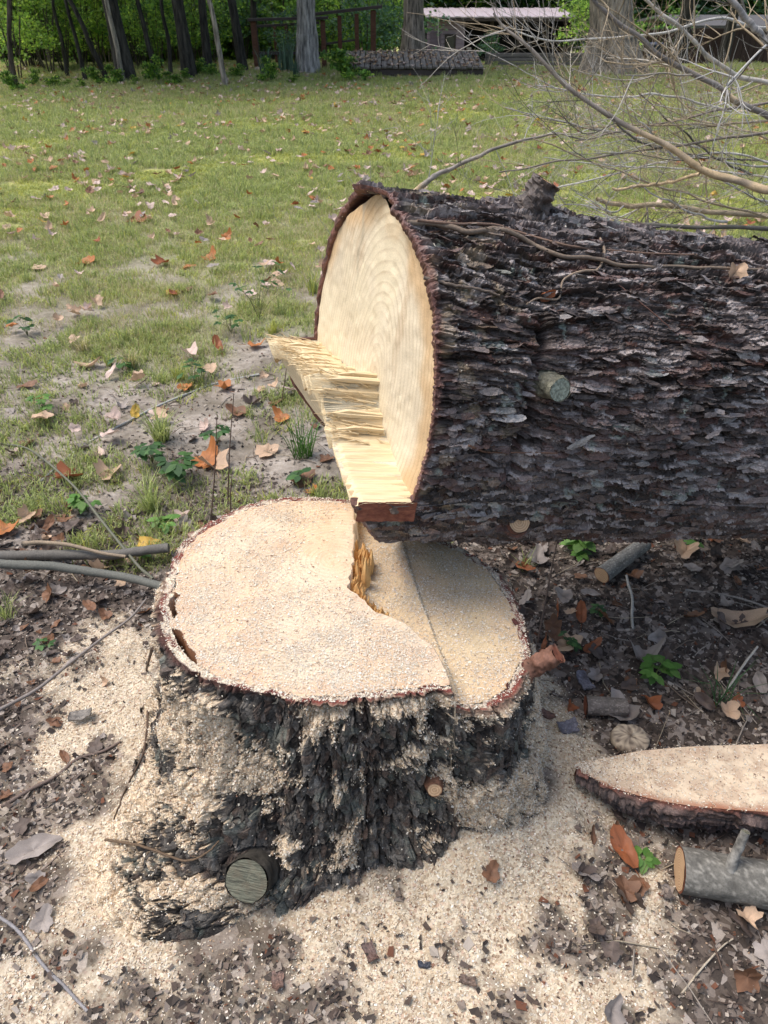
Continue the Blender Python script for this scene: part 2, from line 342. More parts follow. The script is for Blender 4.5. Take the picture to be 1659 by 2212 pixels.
def build_stump():
    root = empty('tree_stump', (SC[0], SC[1], 0))
    tag(root, 'broad sawdust covered tree stump with dark rough bark and a cut notch', 'tree stump')
    # angles: dense on the side the photograph sees
    th = np.unique(np.round(np.r_[np.linspace(-190, 30, 800), np.linspace(30, 170, 130)[:-1]], 4)) * R(1); n = len(th)
    E = stump_edge(th); ex = SC[0] + E * np.cos(th); ey = SC[1] + E * np.sin(th); Ht, s = stump_top_h(ex, ey)
    Bo = RB(np.degrees(th)) * (1 + .05 * vnoise(np.cos(th) * 5, np.sin(th) * 5, s=33) + .03 * vnoise(np.cos(th) * 14, np.sin(th) * 14, s=34))
    def prof(t): return E + (Bo - E) * (.20 * t + .45 * t ** 2.2 + .35 * t ** 5), Ht * (1 - t) + (-.03) * t
    tt = np.linspace(0, 1, 900)[:, None]; pr_, pz_ = prof(tt); dl = np.hypot(np.diff(pr_, axis=0), np.diff(pz_, axis=0)); cum = np.vstack([np.zeros((1, n)), np.cumsum(dl, 0)]); mean = cum.mean(1)
    rows = 380; t = np.interp(np.linspace(0, mean[-1], rows), mean, tt[:, 0])[:, None]
    rad, Z = prof(t); al = np.array([np.interp(t[:, 0], tt[:, 0], cum[:, j]) for j in range(n)]).T
    gr_, gz_ = np.gradient(rad, axis=0), np.gradient(Z, axis=0); gl = np.hypot(gr_, gz_); nr, nz = -gz_ / gl, gr_ / gl
    arc = th[None] * .42 + 0 * t; zz = -al
    wx = arc + .012 * vnoise(arc * 18, zz * 9, s=40) + .004 * vnoise(arc * 70, zz * 50, s=41); wz = zz + .016 * vnoise(arc * 20, zz * 14, s=42) + .005 * vnoise(arc * 90, zz * 70, s=43)
    f1, e1, r1, ox, oy = worley(wx / .036, wz / .060, 44); g1, e2, r2, px, py = worley(wx / .014, wz / .019, 45); k1, e3, r3, qx, qy = worley(wx / .0055, wz / .008, 46)
    big = fbm(arc * 6, zz * 4, s=50); rid = 1 - np.abs(vnoise(wx * 26, wz * 5, s=49))
    disp = .008 * (r1 - .5) + .0042 * (r2 - .5) + .0012 * (r3 - .5) - .010 * sst(.13, .0, e1) - .0032 * sst(.13, 0, e2) + .005 * vnoise(wx * 38, wz * 30, s=48) + .022 * big + .004 * (rid - .6)
    ledge = .012 * sst(.1, .6, vnoise(arc * 10, zz * 20, s=52)); disp = disp + ledge
    gr = .035 * np.exp(-((np.degrees(th)[None] + 170 + 5 * vnoise(zz * 8, zz * 0, s=53)) / 2.0) ** 2) * sst(0.02, .08, t) * sst(.75, .4, t)
    disp = disp - gr
    disp = disp * sst(0, .035, t) + .003 * vnoise(arc * 120, zz * 0, s=54)
    dg = np.degrees(th)[None] + 0 * t
    left = sst(-100, -140, dg); rt = sst(-62, -40, dg); mid = sst(-112, -98, dg) * sst(-62, -72, dg)
    dn = fbm(arc * 9, zz * 11, s=60, o=5); dn2 = fbm(arc * 60, zz * 60, s=61, o=3); dn3 = vnoise(arc * 240, zz * 240, s=66)
    up_ = np.gradient(disp, axis=0) / (mean[-1] / rows)
    gate = -.15 + .06 * left + .17 * rt * sst(.05, .3, t) + .08 * sst(.15, .45, t) * sst(.8, .5, t) + .06 * sst(.5, .8, t) - .17 * mid * sst(.0, .3, t) - .06 * sst(.20, .0, t) + .34 * sst(.95, 1.0, t) - .10 * mid * sst(.5, .8, t)
    du = .95 * dn + .36 * dn2 + .14 * dn3 + gate + .16 * np.tanh(up_ * 1.6) + .05 * sst(.1, 0, e1)
    D = sst(.02, .12, du)
    disp = disp + .006 * D * (1 + .6 * dn2) + .0010 * D * vnoise(arc * 210, zz * 210, s=62)
    rr = rad + nr * disp; Zd = Z + nz * disp
    V = np.stack([rr * np.cos(th), rr * np.sin(th), Zd], -1)
    tone = np.clip(.45 + .6 * (r1 - .5) + .6 * (r2 - .5) + .5 * (r3 - .5) + .5 * dn2, 0, 1)
    c = lerpc((.030, .025, .022), (.19, .172, .15), tone ** 1.3)
    li = sst(.2, .4, fbm(arc * 30, zz * 30, s=64)); c = lerpc(c, (.17, .18, .15), li * .6)
    rd = sst(.8, .9, r2) * .5; c = c * (1 - rd[..., None]) + np.array((.085, .045, .03)) * rd[..., None]
    dc = lerpc((.38, .27, .17), (.78, .64, .46), np.clip(.55 + vnoise(arc * 260, zz * 260, s=65) * .6 + .3 * dn, 0, 1))
    c = c * (1 - D[..., None]) + dc * D[..., None]
    redrim = sst(.018, .004, t * (Ht + .03))[..., None] * .8 + 0 * c[..., :1]; c = c * (1 - redrim) + np.array((.09, .038, .03)) * redrim
    rimn = len(V)
    # rim ring of bark section: from the outer edge in to the wood
    rows2 = []; cols2 = []
    gap = gap_fn(np.degrees(th))
    for k, (f, dz) in enumerate([(1.0, 0), (.99, .001), (.975, .0), (.960, -.001), (.953, 0)]):
        r_ = E * f + disp[0] * (1 if k == 0 else .6); x_ = SC[0] + r_ * np.cos(th); y_ = SC[1] + r_ * np.sin(th); h_, _ = stump_top_h(x_, y_)
        if k == 0: h_ = Ht
        zz_ = h_ + dz + .0015 * vnoise(th * 60, th * 0 + k, s=71) - .0 * gap
        rows2.append(np.stack([r_ * np.cos(th), r_ * np.sin(th), zz_], -1))
        dd = sst(-.02, .25, fbm(th * 14, th * 0 + k * .6, s=72) + .25 * sst(-90, -150, np.degrees(th)) + (.10 if k > 2 else -.08))
        cc = lerpc((.12, .03, .025), (.24, .075, .055), np.clip(.5 + vnoise(th * 40, th * 0 + k, s=73) * .5, 0, 1)); cols2.append(cc * (1 - dd[:, None]) + np.array((.80, .68, .52)) * dd[:, None])
    # inner wall of the bark going down where it has come away from the wood
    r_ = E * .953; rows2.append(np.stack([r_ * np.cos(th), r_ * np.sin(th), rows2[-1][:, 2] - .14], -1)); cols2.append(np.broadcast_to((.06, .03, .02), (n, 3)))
    V2 = np.concatenate([np.array(rows2[::-1][:-1]), V]); C2 = np.concatenate([np.array(cols2[::-1][:-1]), c])
    me = mesh_np('bark', V2, grid_faces(len(V2), n, True)[:, ::-1], M['stump_bark'], C2, False); obj('bark', me, root)
    # sawn top: polar sheet, a little smaller where the bark has parted from it
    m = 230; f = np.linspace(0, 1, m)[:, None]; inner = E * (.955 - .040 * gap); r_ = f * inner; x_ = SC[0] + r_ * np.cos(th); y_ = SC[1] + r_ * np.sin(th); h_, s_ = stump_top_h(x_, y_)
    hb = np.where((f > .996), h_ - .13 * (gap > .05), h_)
    # torn hinge wall stands a little proud of the plateau
    Vt = np.stack([r_ * np.cos(th), r_ * np.sin(th), hb], -1)
    t1 = sst(.0, .35, fbm(x_ * 7, y_ * 7, s=75)); t2 = sst(.05, .4, fbm(x_ * 16 + 9, y_ * 16, s=76)); ct = lerpc((1.0, 1.0, 1.0), (1.0, .90, .80), t1 * .7); ct = lerpc(ct, (.86, .80, .76), t2 * .6)
    rim_ = sst(.86, .99, f + .05 * vnoise(x_ * 30, y_ * 30, s=77)) * .55; ct = lerpc(ct, (.97, .74, .62), rim_); ct = lerpc(ct, (.62, .40, .30), sst(.56, .66, vnoise(x_ * 55, y_ * 55, s=78)) * .2)
    ct = lerpc(ct, (.96, .88, .72), sst(0, .03, s_) * .8)
    ct = np.where(((f > .994) & (gap > .05))[..., None], np.array((.22, .12, .08)), ct)  # shade of the parted crack painted as a dark brown edge
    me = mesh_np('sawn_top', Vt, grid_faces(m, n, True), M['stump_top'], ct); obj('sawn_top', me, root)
    # torn hinge: upright fibres along the step
    b = Bag()
    for k in range(230):
        y = random.choice([random.uniform(1.045, 1.30), random.uniform(1.06, 1.17)]); x = np.interp(y, BOUND[:, 1], BOUND[:, 0]) + random.uniform(-.004, .020)
        hgt = .058 * random.uniform(.3, 1.05) * (1 if y < 1.2 else 1.1)
        w = random.uniform(.004, .011)
        base = np.array([x - SC[0], y - SC[1], .44]); lean = np.array([random.uniform(-.006, .016), random.uniform(-.012, .012), 0])
        P = [base, base + lean * .4 + [0, 0, hgt * .55], base + lean + [0, 0, hgt]]
        V_, F_ = tube(P, [w, w * .8, .0008], 4, False); b.add(V_, F_)
    o = obj('torn_hinge', b.mesh('torn_hinge', M['fibre_dark'], False), root); tag(o, kind='stuff')
    for (y, dx, hh, w) in [(1.215, .012, .085, .020), (1.10, .010, .050, .017), (1.085, .020, .045, .015), (1.13, .012, .06, .017), (1.235, .022, .065, .016), (1.26, .03, .06, .014)]:
        x = np.interp(y, BOUND[:, 1], BOUND[:, 0]) + dx; b = Bag()
        for j in range(7):
            base = np.array([x - SC[0] + random.uniform(-w, w) * .6, y - SC[1] + random.uniform(-w, w), .44]); tip = base + [random.uniform(-.006, .012), random.uniform(-.012, .012), hh * random.uniform(.65, 1.15)]
            V_, F_ = tube([base, (base + tip) / 2 + [.002, 0, 0], tip], [w * .5, w * .42, .001], 4, False); b.add(V_, F_)
        obj('splinter', b.mesh('splinter', M['fibre_dark'], False), root)
    return root
stump = build_stump()

# ------------------------------------------------------------------ the felled trunk
LC = Vector((-.039, 1.431, .846)); YAW, TILT = .279, .192; RW, RV = .332, .355
ld = Vector((math.cos(YAW) * math.cos(TILT), math.sin(YAW) * math.cos(TILT), -math.sin(TILT)))
lw = ld.cross(Vector((0, 0, 1))).normalized(); lv = lw.cross(ld)
LM = Matrix(((ld.x, -lw.x, lv.x, LC.x), (ld.y, -lw.y, lv.y, LC.y), (ld.z, -lw.z, lv.z, LC.z), (0, 0, 0, 1)))
KW, KV = -.0944, .0484
def face_a(w, v): return -KW * w - KV * v
def chord(w): return np.interp(w, [-.36, -.30, -.118, -.044, .063, .124, .195, .252, .34], [-.062, -.066, -.045, -.036, .006, -.07, -.098, -.118, -.13])
def ext(w, v):
    """how far the lower half runs on past the sawn face"""
    q = chord(w) - v
    e0 = np.interp(w, [-.34, -.29, -.24, -.18, -.05, .05, .15, .30], [.085, .12, .11, .085, .10, .115, .115, .118])
    return np.where(q > 0, e0 - .62 * q, 0)
def bark_disp(a, s_, seed=80):
    """overlapping flakes: each row lifts at its lower edge and tucks under the next above it"""
    def shingle(A, S, w, ln, k, rag):
        ph = S / w + .9 * vnoise(A / ln * .55, S / w * .35, s=k) + .35 * vnoise(A / ln * 1.7, S / w, s=k + 1) + rag * vnoise(A / w * 2.2, S / w * 2.2, s=k + 2) + rag * .6 * vnoise(A / w * 5, S / w * 5, s=k + 3)
        row = np.floor(ph); fr = ph - row; sh = hsh(row, row * 0, 5, k); u = A / ln * (.7 + .6 * sh) + sh * 37 + .25 * vnoise(A / w * 1.5, ph, s=k + 4); seg = np.floor(u); fu = u - seg
        r = hsh(row, seg, 6, k); r_ = hsh(row, seg, 8, k); brk = sst(.06, .0, np.minimum(fu, 1 - fu)); return (1 - fr) ** .8, r, r_, brk, fr
    wa = a + .012 * vnoise(a * 14, s_ * 22, s=seed); ws = s_ + .014 * vnoise(a * 7, s_ * 9, s=seed + 2) + .018 * np.sin(a * 4.1 + s_ * 2)
    l1, r1, q1, b1, f1 = shingle(wa, ws, .027, .115, seed + 10, .13); l2, r2, q2, b2, f2 = shingle(wa, ws, .0125, .056, seed + 20, .18); l3, r3, q3, b3, f3 = shingle(wa, ws, .0066, .032, seed + 30, .22)
    d = .0130 * l1 * (.35 + .9 * r1) - .004 * b1 + .0078 * l2 * (.2 + 1.1 * r2) - .003 * b2 + .0032 * l3 * (.3 + r3) + .004 * (q1 - .5) + .003 * (q2 - .5) - .012
    hole = sst(.15, .45, fbm(a * 9, s_ * 9, s=seed + 8)); d = d - .006 * hole + .014 * fbm(a * 4, s_ * 5, s=seed + 9)
    return d, q1, q2, q3, f1, f2
def log_r(a, th):
    """trunk radius scale along its length"""
    return 1 + .03 * vnoise(a * 2 + 3, th * 1.2, s=90) - .02 * sst(1.0, 2.5, a) + .05 * np.exp(-((a - .30) / .10) ** 2) * np.exp(-((th - R(97)) / .35) ** 2) + .035 * np.exp(-((a - .33) / .07) ** 2) * np.exp(-((th + R(50)) / .3) ** 2)
def build_log():
    root = empty('felled_trunk', mat=LM)
    tag(root, 'huge felled tree trunk with flaky purplish bark leaning off the stump', 'tree trunk')
    # th: 0 = toward the camera side (w), 90 = up
    th = np.unique(np.round(np.r_[np.linspace(-82, 122, 620), np.linspace(122, 278, 110)], 4)) * R(1); th = th[th < R(277.9)]; n = len(th)
    cw = RW * np.cos(th); cv = RV * np.sin(th)
    a0 = np.array(face_a(cw, cv)) - ext(cw, cv)
    a0 = a0 + .0025 * vnoise(th * 14, th * 0, s=91) + .002 * vnoise(th * 90, th * 0, s=191) - .006
    lip = np.exp(-((th - R(103)) / .16) ** 2) + .6 * np.exp(-((th - R(70)) / .25) ** 2)
    a0 = a0 - .028 * lip * (1 + .5 * vnoise(th * 14, th * 0, s=92))
    u = np.r_[0, np.geomspace(.003, .03, 6), np.linspace(.033, 1.55, 560), np.geomspace(1.56, 3.0, 70)][:, None]
    A = a0 + u * (3.0 - a0) / 3.0
    s_ = th * .345 + 0 * A
    d, r1, r2, r3, e1, e2 = bark_disp(A, s_)
    groove = np.exp(-((A - .215 - .01 * vnoise(s_ * 15, s_ * 0, s=93)) / .011) ** 2) * sst(-.10, -.02, s_) * sst(.27, .2, s_)
    groove2 = np.exp(-((A - .235) / .03) ** 2) * sst(-.05, .03, s_) * sst(.22, .12, s_)
    d = d - .034 * groove - .014 * groove2
    sc = log_r(A, th)
    d = d * sst(0, .012, u) + .0015 * vnoise(th * 110, th * 0, s=94)
    rw = RW * sc + d; rv = RV * sc + d
    V = np.stack([A, -rw * np.cos(th), rv * np.sin(th)], -1)
    tone = np.clip(.38 + .7 * (r2 - .5) + .5 * (r1 - .5) + .55 * (r3 - .5) + .7 * fbm(A * 9, s_ * 12, s=95), 0, 1)
    c = lerpc((.026, .017, .013), (.195, .155, .142), tone ** 1.4)
    fl = sst(.62, .80, r3 * .5 + r2 * .5 + .25 * vnoise(A * 60, s_ * 160, s=89)); c = lerpc(c, (.36, .315, .295), fl * .85)
    red = sst(.76, .84, hsh(np.floor(r1 * 997), np.floor(r2 * 991))) * .5 + .45 * sst(-.1, -.5, s_) * r2
    c = c * (1 - red[..., None]) + np.array((.12, .05, .035)) * red[..., None]
    gn = sst(.34, .42, fbm(A * 22, s_ * 22, s=96)) * sst(.3, .5, fbm(A * 70, s_ * 70, s=97) + .3); c = lerpc(c, (.33, .38, .32), gn * .5)
    dust = sst(.28, .42, fbm(A * 30, s_ * 30, s=98) + .35 * np.exp(-((A - .06) / .09) ** 2) * sst(-.5, .2, s_) - .10); c = lerpc(c, (.60, .46, .28), dust * .25 * sst(.3, .1, A))
    ed = sst(.016, .004, u) + 0 * A; c = lerpc(c, (.14, .055, .04), ed * .8)
    # thickness of the bark at the cut, and its inner side
    rows = []; cols = []
    up = lip
    for k, (f, da) in enumerate([(.992, -.001), (.975, .001), (.968, .003), (.966, .10)]):
        rows.append(np.stack([a0 + da + .0022 * vnoise(th * 130, th * 0 + k * .7, s=99), -cw * (f + .02 * 0), cv * f], -1))
        cols.append(lerpc((.06, .024, .018), (.19, .08, .055), np.clip(.5 + .5 * vnoise(th * 20, th * 0 + k, s=100) + .5 * vnoise(th * 130, th * 0 + k, s=105), 0, 1)) if k < 3 else np.broadcast_to((.05, .025, .018), (n, 3)))
    V = np.concatenate([np.array(rows[::-1]), V]); C = np.concatenate([np.array(cols[::-1]), c])
    me = mesh_np('bark', V, grid_faces(len(V), n, True), M['bark'], C, False); bark = obj('bark', me, root)
    zc = V[-1]; fe = np.linspace(0, 1, 8)[:, None, None]; ce = zc.mean(0); obj('far_end', mesh_np('far_end', ce + (zc[None] - ce) * fe, grid_faces(8, n, True), M['inner_bark']), root)
    # sawn face: upper half flat, lower half runs on and slopes back under
    N = 210; th2 = np.linspace(0, 2 * np.pi, 420, endpoint=False); f = np.linspace(0, 1, N)[:, None]
    edge = .970 - .055 * np.exp(-((th2 - R(116)) / .26) ** 2) - .070 * np.exp(-((th2 - R(84)) / .13) ** 2) - .03 * np.exp(-((th2 - R(60)) / .3) ** 2) + .006 * vnoise(np.cos(th2) * 9, np.sin(th2) * 9, s=101)
    w = f * RW * edge * np.cos(th2); v = f * RV * edge * np.sin(th2)
    a = face_a(w, v) - ext(w, v) + .0012 * vnoise(w * 60, v * 60, s=102) + .004 * vnoise(w * 8, v * 8, s=103)
    q1 = sst(-.1, .4, fbm(w * 6 + 4, v * 6, s=111)) * sst(.02, .2, v + .15 * np.abs(w)); ct = lerpc((1, 1, 1), (.78, .70, .62), q1); q2 = sst(.15, .4, fbm(w * 30, v * 9, s=112)) * sst(-.05, .15, v); ct = lerpc(ct, (.72, .62, .54), q2 * .5)
    rim_ = sst(.80, .93, f + .06 * vnoise(np.cos(th2) * 6 + 0 * f, np.sin(th2) * 6 + 0 * f, s=113) + .05 * np.cos(th2)) ; ct = lerpc(ct, (.84, .66, .48), rim_ * .85); ct = lerpc(ct, (.62, .62, .62), sst(.012, .0, np.abs(w + .105 + .01 * vnoise(v * 20, v * 0, s=114))) * sst(.1, .15, v) * .7)
    ct = lerpc(ct, (1.04, 1.04, 1.0), sst(.0, .3, fbm(w * 5, v * 4 + 7, s=115)) * (1 - q1))
    me = mesh_np('sawn_face', np.stack([a, -w, v], -1), grid_faces(N, len(th2), True)[:, ::-1], M['log_face'], ct); obj('sawn_face', me, root)
    # torn hinge shelf: fibres along the trunk between the two levels
    nw, na = 330, 46; w = np.linspace(-.315, .318, nw)[:, None]; q = np.linspace(0, 1, na)[None]
    rag = .5 + .5 * vnoise(w * 70, w * 0, s=104); rag2 = .5 + .5 * vnoise(w * 22, w * 0, s=105); torn = sst(.19, .10, w)
    e = ext(w, chord(w) - .001) + torn * (.022 * (rag - .5) + .030 * (rag2 - .4)) + .025 * np.exp(-((w + .27) / .03) ** 2) + .02 * np.exp(-((w - .05) / .02) ** 2)
    ridge = (.008 * vnoise(w * 95, q * 2, s=106) + .004 * vnoise(w * 240, q * 3, s=107)) * torn + .0012 * vnoise(w * 200, q * 3, s=108)
    v = chord(w) + .003 + ridge + .010 * torn * (q ** 2) * vnoise(w * 40, q * 0, s=109) - .006 * sst(.85, 1, q)
    a = face_a(w, v) + .004 - (e + .004) * q
    V = np.stack([a, -w + 0 * q, v], -1)
    V3 = V[:, -1:].copy(); V3[..., 2] -= .03 + .015 * rag; V3[..., 0] += .016
    V = np.concatenate([V, V3], 1)
    me = mesh_np('torn_hinge', V, grid_faces(nw, na + 1), M['fibre']); obj('torn_hinge', me, root)
    # loose splinters, each its own piece
    spl = [(-.275, .07, .155, .010), (-.262, .04, .135, .008), (-.235, .05, .13, .008), (-.20, .03, .12, .010), (-.17, .04, .105, .009), (-.13, .02, .12, .011), (-.10, .02, .10, .008), (-.06, .0, .13, .012), (-.02, .0, .115, .011), (.02, .0, .15, .012),
           (.045, .0, .14, .010), (.07, .0, .12, .012), (.085, .01, .148, .009), (.115, .01, .13, .010), (.14, .02, .125, .009), (.0, -.01, .10, .010), (.055, -.005, .09, .010), (-.29, .03, .14, .006)]
    for (w_, a1, a2, wd) in spl:
        vv = float(chord(w_)); ka = float(face_a(w_, vv)); b = Bag()
        for j in range(3):
            oy = random.uniform(-wd, wd) * .7; z0 = vv + random.uniform(.002, .012); le = a2 * random.uniform(.85, 1.0)
            P = [(ka - a1 * .5 + .004, -w_ + oy, z0), (ka - le * .6, -w_ + oy, z0 + random.uniform(0, .006)), (ka - le, -w_ + oy * 1.3, z0 + random.uniform(-.004, .008))]
            V_, F_ = tube(P, [wd * .45, wd * .5, .0006], 5, False); b.add(V_, F_)
        obj('splinter', b.mesh('splinter', M['fibre'], False), root)
    b = Bag()
    for k in range(260):
        w_ = random.uniform(-.31, .17); vv = float(chord(w_)) + random.uniform(-.002, .010); ka = float(face_a(w_, vv)); L = random.uniform(.02, .075); a1 = random.uniform(-.004, .118 - L * .6); r0 = random.uniform(.0008, .0026)
        V_, F_ = tube([(ka - a1, -w_, vv - .002), (ka - a1 - L * .6, -w_ + random.uniform(-.003, .003), vv + random.uniform(0, .006)), (ka - a1 - L, -w_ + random.uniform(-.006, .006), vv + random.uniform(-.002, .012))], [r0, r0 * .9, .0003], 4, False); b.add(V_, F_)
    tag(obj('torn_strands', b.mesh('torn_strands', M['fibre'], False), root), kind='stuff')
    b = Bag()
    for k in range(110):
        w_ = random.uniform(-.3, .16); vv = float(chord(w_)) + random.uniform(0, .012); ka = float(face_a(w_, vv)); a1 = random.uniform(.01, .11); L = random.uniform(.02, .05)
        P = smooth_path([(ka - a1, -w_, vv), (ka - a1 - L * .5, -w_ + random.uniform(-.012, .012), vv + random.uniform(.003, .014)), (ka - a1 - L, -w_ + random.uniform(-.02, .02), vv + random.uniform(-.004, .02))], 6)
        V_, F_ = tube(P, np.linspace(.0011, .0003, 6), 3, False); b.add(V_, F_)
    tag(obj('fibres', b.mesh('fibres', M['fibre'], True), root), kind='stuff')
    # bark section laid open beside the hinge, on the near side
    ww = np.linspace(.02, 1, 24)[:, None]; vv = np.linspace(0, 1, 10)[None]
    a1 = face_a(.318, -.14) - .117 * ww + .004; V = np.stack([a1 + 0 * vv, -(.317 + .004 * vv + .0015 * vnoise(ww * 30, vv * 9, s=110)), -.122 - .040 * vv + 0 * ww], -1)
    obj('inner_bark', mesh_np('inner_bark', V, grid_faces(24, 10)[:, ::-1], M['inner_bark']), root)
    return root
log = build_log()
bpy.context.view_layer.update()

# ------------------------------------------------------------------ ray helper: drop things onto what is already built
def bvh_of(names):
    out = []
    for o in scene.objects:
        if o.type == 'MESH' and o.name in names:
            me = o.data; n = len(me.vertices); v = np.empty(n * 3, np.float32); me.vertices.foreach_get('co', v)
            W = np.array(o.matrix_world); v = v.reshape(-1, 3) @ W[:3, :3].T + W[:3, 3]
            f = np.empty(len(me.loops), np.int32); me.loops.foreach_get('vertex_index', f); f = f.reshape(-1, 4)
            out.append(BVHTree.FromPolygons(v.tolist(), f.tolist()))
    return out
stump_bark = [o for o in stump.children if o.name.startswith('bark')][0]; log_bark = [o for o in log.children if o.name.startswith('bark')][0]
top_o = [o for o in stump.children if o.name.startswith('sawn_top')][0]
BV_S = bvh_of({stump_bark.name})[0]; BV_L = bvh_of({log_bark.name})[0]; BV_T = bvh_of({top_o.name})[0]
def hit(x, y, bv):
    r = rays(x, y); r = Vector(r / np.linalg.norm(r)); p, nrm, i, d = bv.ray_cast(Vector((0, 0, CAM_H)), r)
    if p is None: return None, None
    if nrm.dot(r) > 0: nrm = -nrm
    return p, nrm
def gnd(x, y, lift=0):
    """point on the ground under pixel x, y"""
    p = at_h(x, y, 0.02)
    for _ in range(5): p = at_h(x, y, float(terrain(p[0], p[1])))
    p[2] += lift; return p
def frame_z(p, nrm, spin=0):
    q = Vector(nrm).to_track_quat('Z', 'Y').to_matrix().to_4x4(); return Matrix.Translation(Vector(p)) @ q @ Matrix.Rotation(spin, 4, 'Z')

def disc_end(name, rad, mat, parent, M4, seed=0, bark=None, ring=.12, sx=1.0):
    """a sawn branch end: disc with a bark ring round it; local Z is outward"""
    th = np.linspace(0, 2 * np.pi, 40, endpoint=False); f = np.array([0, .3, .6, .9, 1.0])[:, None]; k = 1 + .04 * vnoise(np.cos(th) * 3, np.sin(th) * 3, s=seed)
    V = np.stack([f * rad * sx * k * np.cos(th), f * rad * k * np.sin(th), 0 * f * th + .0008 * vnoise(f * 9 + th, th * 3, s=seed + 1)], -1)
    o = obj(name, mesh_np(name, V, grid_faces(5, 40, True), mat), parent); o.matrix_local = M4; return o

# branch stubs on trunk and stump: parts of them
def stub(parent, name, p0, p1, r0, r1, bark_col, endmat, seed=0, rough=.15, endcol=None):
    """p0, p1 in world space; parent keeps it"""
    inv = parent.matrix_world.inverted(); a = inv @ Vector(p0); b = inv @ Vector(p1); n = 30
    P = np.array([a.lerp(b, t) for t in np.linspace(0, 1, n)]); rad = np.linspace(r0, r1, n) * (1 + .35 * np.exp(-np.linspace(0, 6, n)))
    V, Fc = tube(P, rad, 28, False); nz = vnoise(V[:, 0] * 70, V[:, 1] * 70, V[:, 2] * 70, seed) + .6 * vnoise(V[:, 0] * 190, V[:, 1] * 190, V[:, 2] * 190, seed + 1)
    c = np.repeat(P, 28, 0); V = c + (V - c) * (1 + rough * nz)[:, None]
    col = lerpc(np.array(bark_col) * .5, np.array(bark_col) * 1.6, np.clip(.5 + .5 * nz, 0, 1))
    o = obj(name, mesh_np(name, V, Fc, M['bark'] if parent is log else M['twig'], col, parent is not log), parent)
    dirn = (b - a).normalized(); E4 = Matrix.Translation(b - dirn * .0015) @ dirn.to_track_quat('Z', 'Y').to_matrix().to_4x4()
    disc_end('sawn_end', r1 * .96, endmat, o, E4, seed); return o
p, nn = hit(1160, 470, BV_L)
if p:
    side = Vector((.30, .05, .95)).normalized(); stub(log, 'branch_stub', p - side * .03 + Vector((-.02, .03, 0)), p + side * .062 + Vector((0.0, .03, 0)), .032, .028, (.085, .065, .055), M['fibre_dark'], 3, .30)
p, nn = hit(1188, 832, BV_L)
if p:
    side = Vector((.35, -.85, .15)).normalized(); stub(log, 'branch_stub', p - side * .03, p + side * .034, .026, .0215, (.13, .125, .09), M['lichen_end'], 5, .12)
p, nn = hit(1120, 1128, BV_L)
if p:
    nd = (nn + Vector((0, -.1, .25))).normalized(); stub(log, 'cut_knot', p - nd * .02, p + nd * .008, .024, .022, (.10, .045, .035), M['small_end'], 7, .05)
p, nn = hit(545, 1885, BV_S)
if p:
    side = Vector((-.15, -.72, .52)).normalized(); stub(stump, 'branch_stub', p - side * .05, p + side * .034, .048, .043, (.045, .04, .033), M['grey_end'], 9, .07)
p, nn = hit(938, 1697, BV_S)
if p:
    nd = (nn + Vector((0, -.3, .3))).normalized(); stub(stump, 'cut_knot', p - nn * .02, p + nd * .017, .022, .0145, (.16, .08, .05), M['small_end'], 11, .05)
p, nn = hit(1150, 1450, BV_S)
if p:
    stub(stump, 'broken_root_spur', Vector(p) + Vector((-.03, .0, -.02)), Vector(at_y(1205, 1412, p.y - .0)) , .016, .019, (.13, .065, .045), M['inner_bark'], 13, .40)

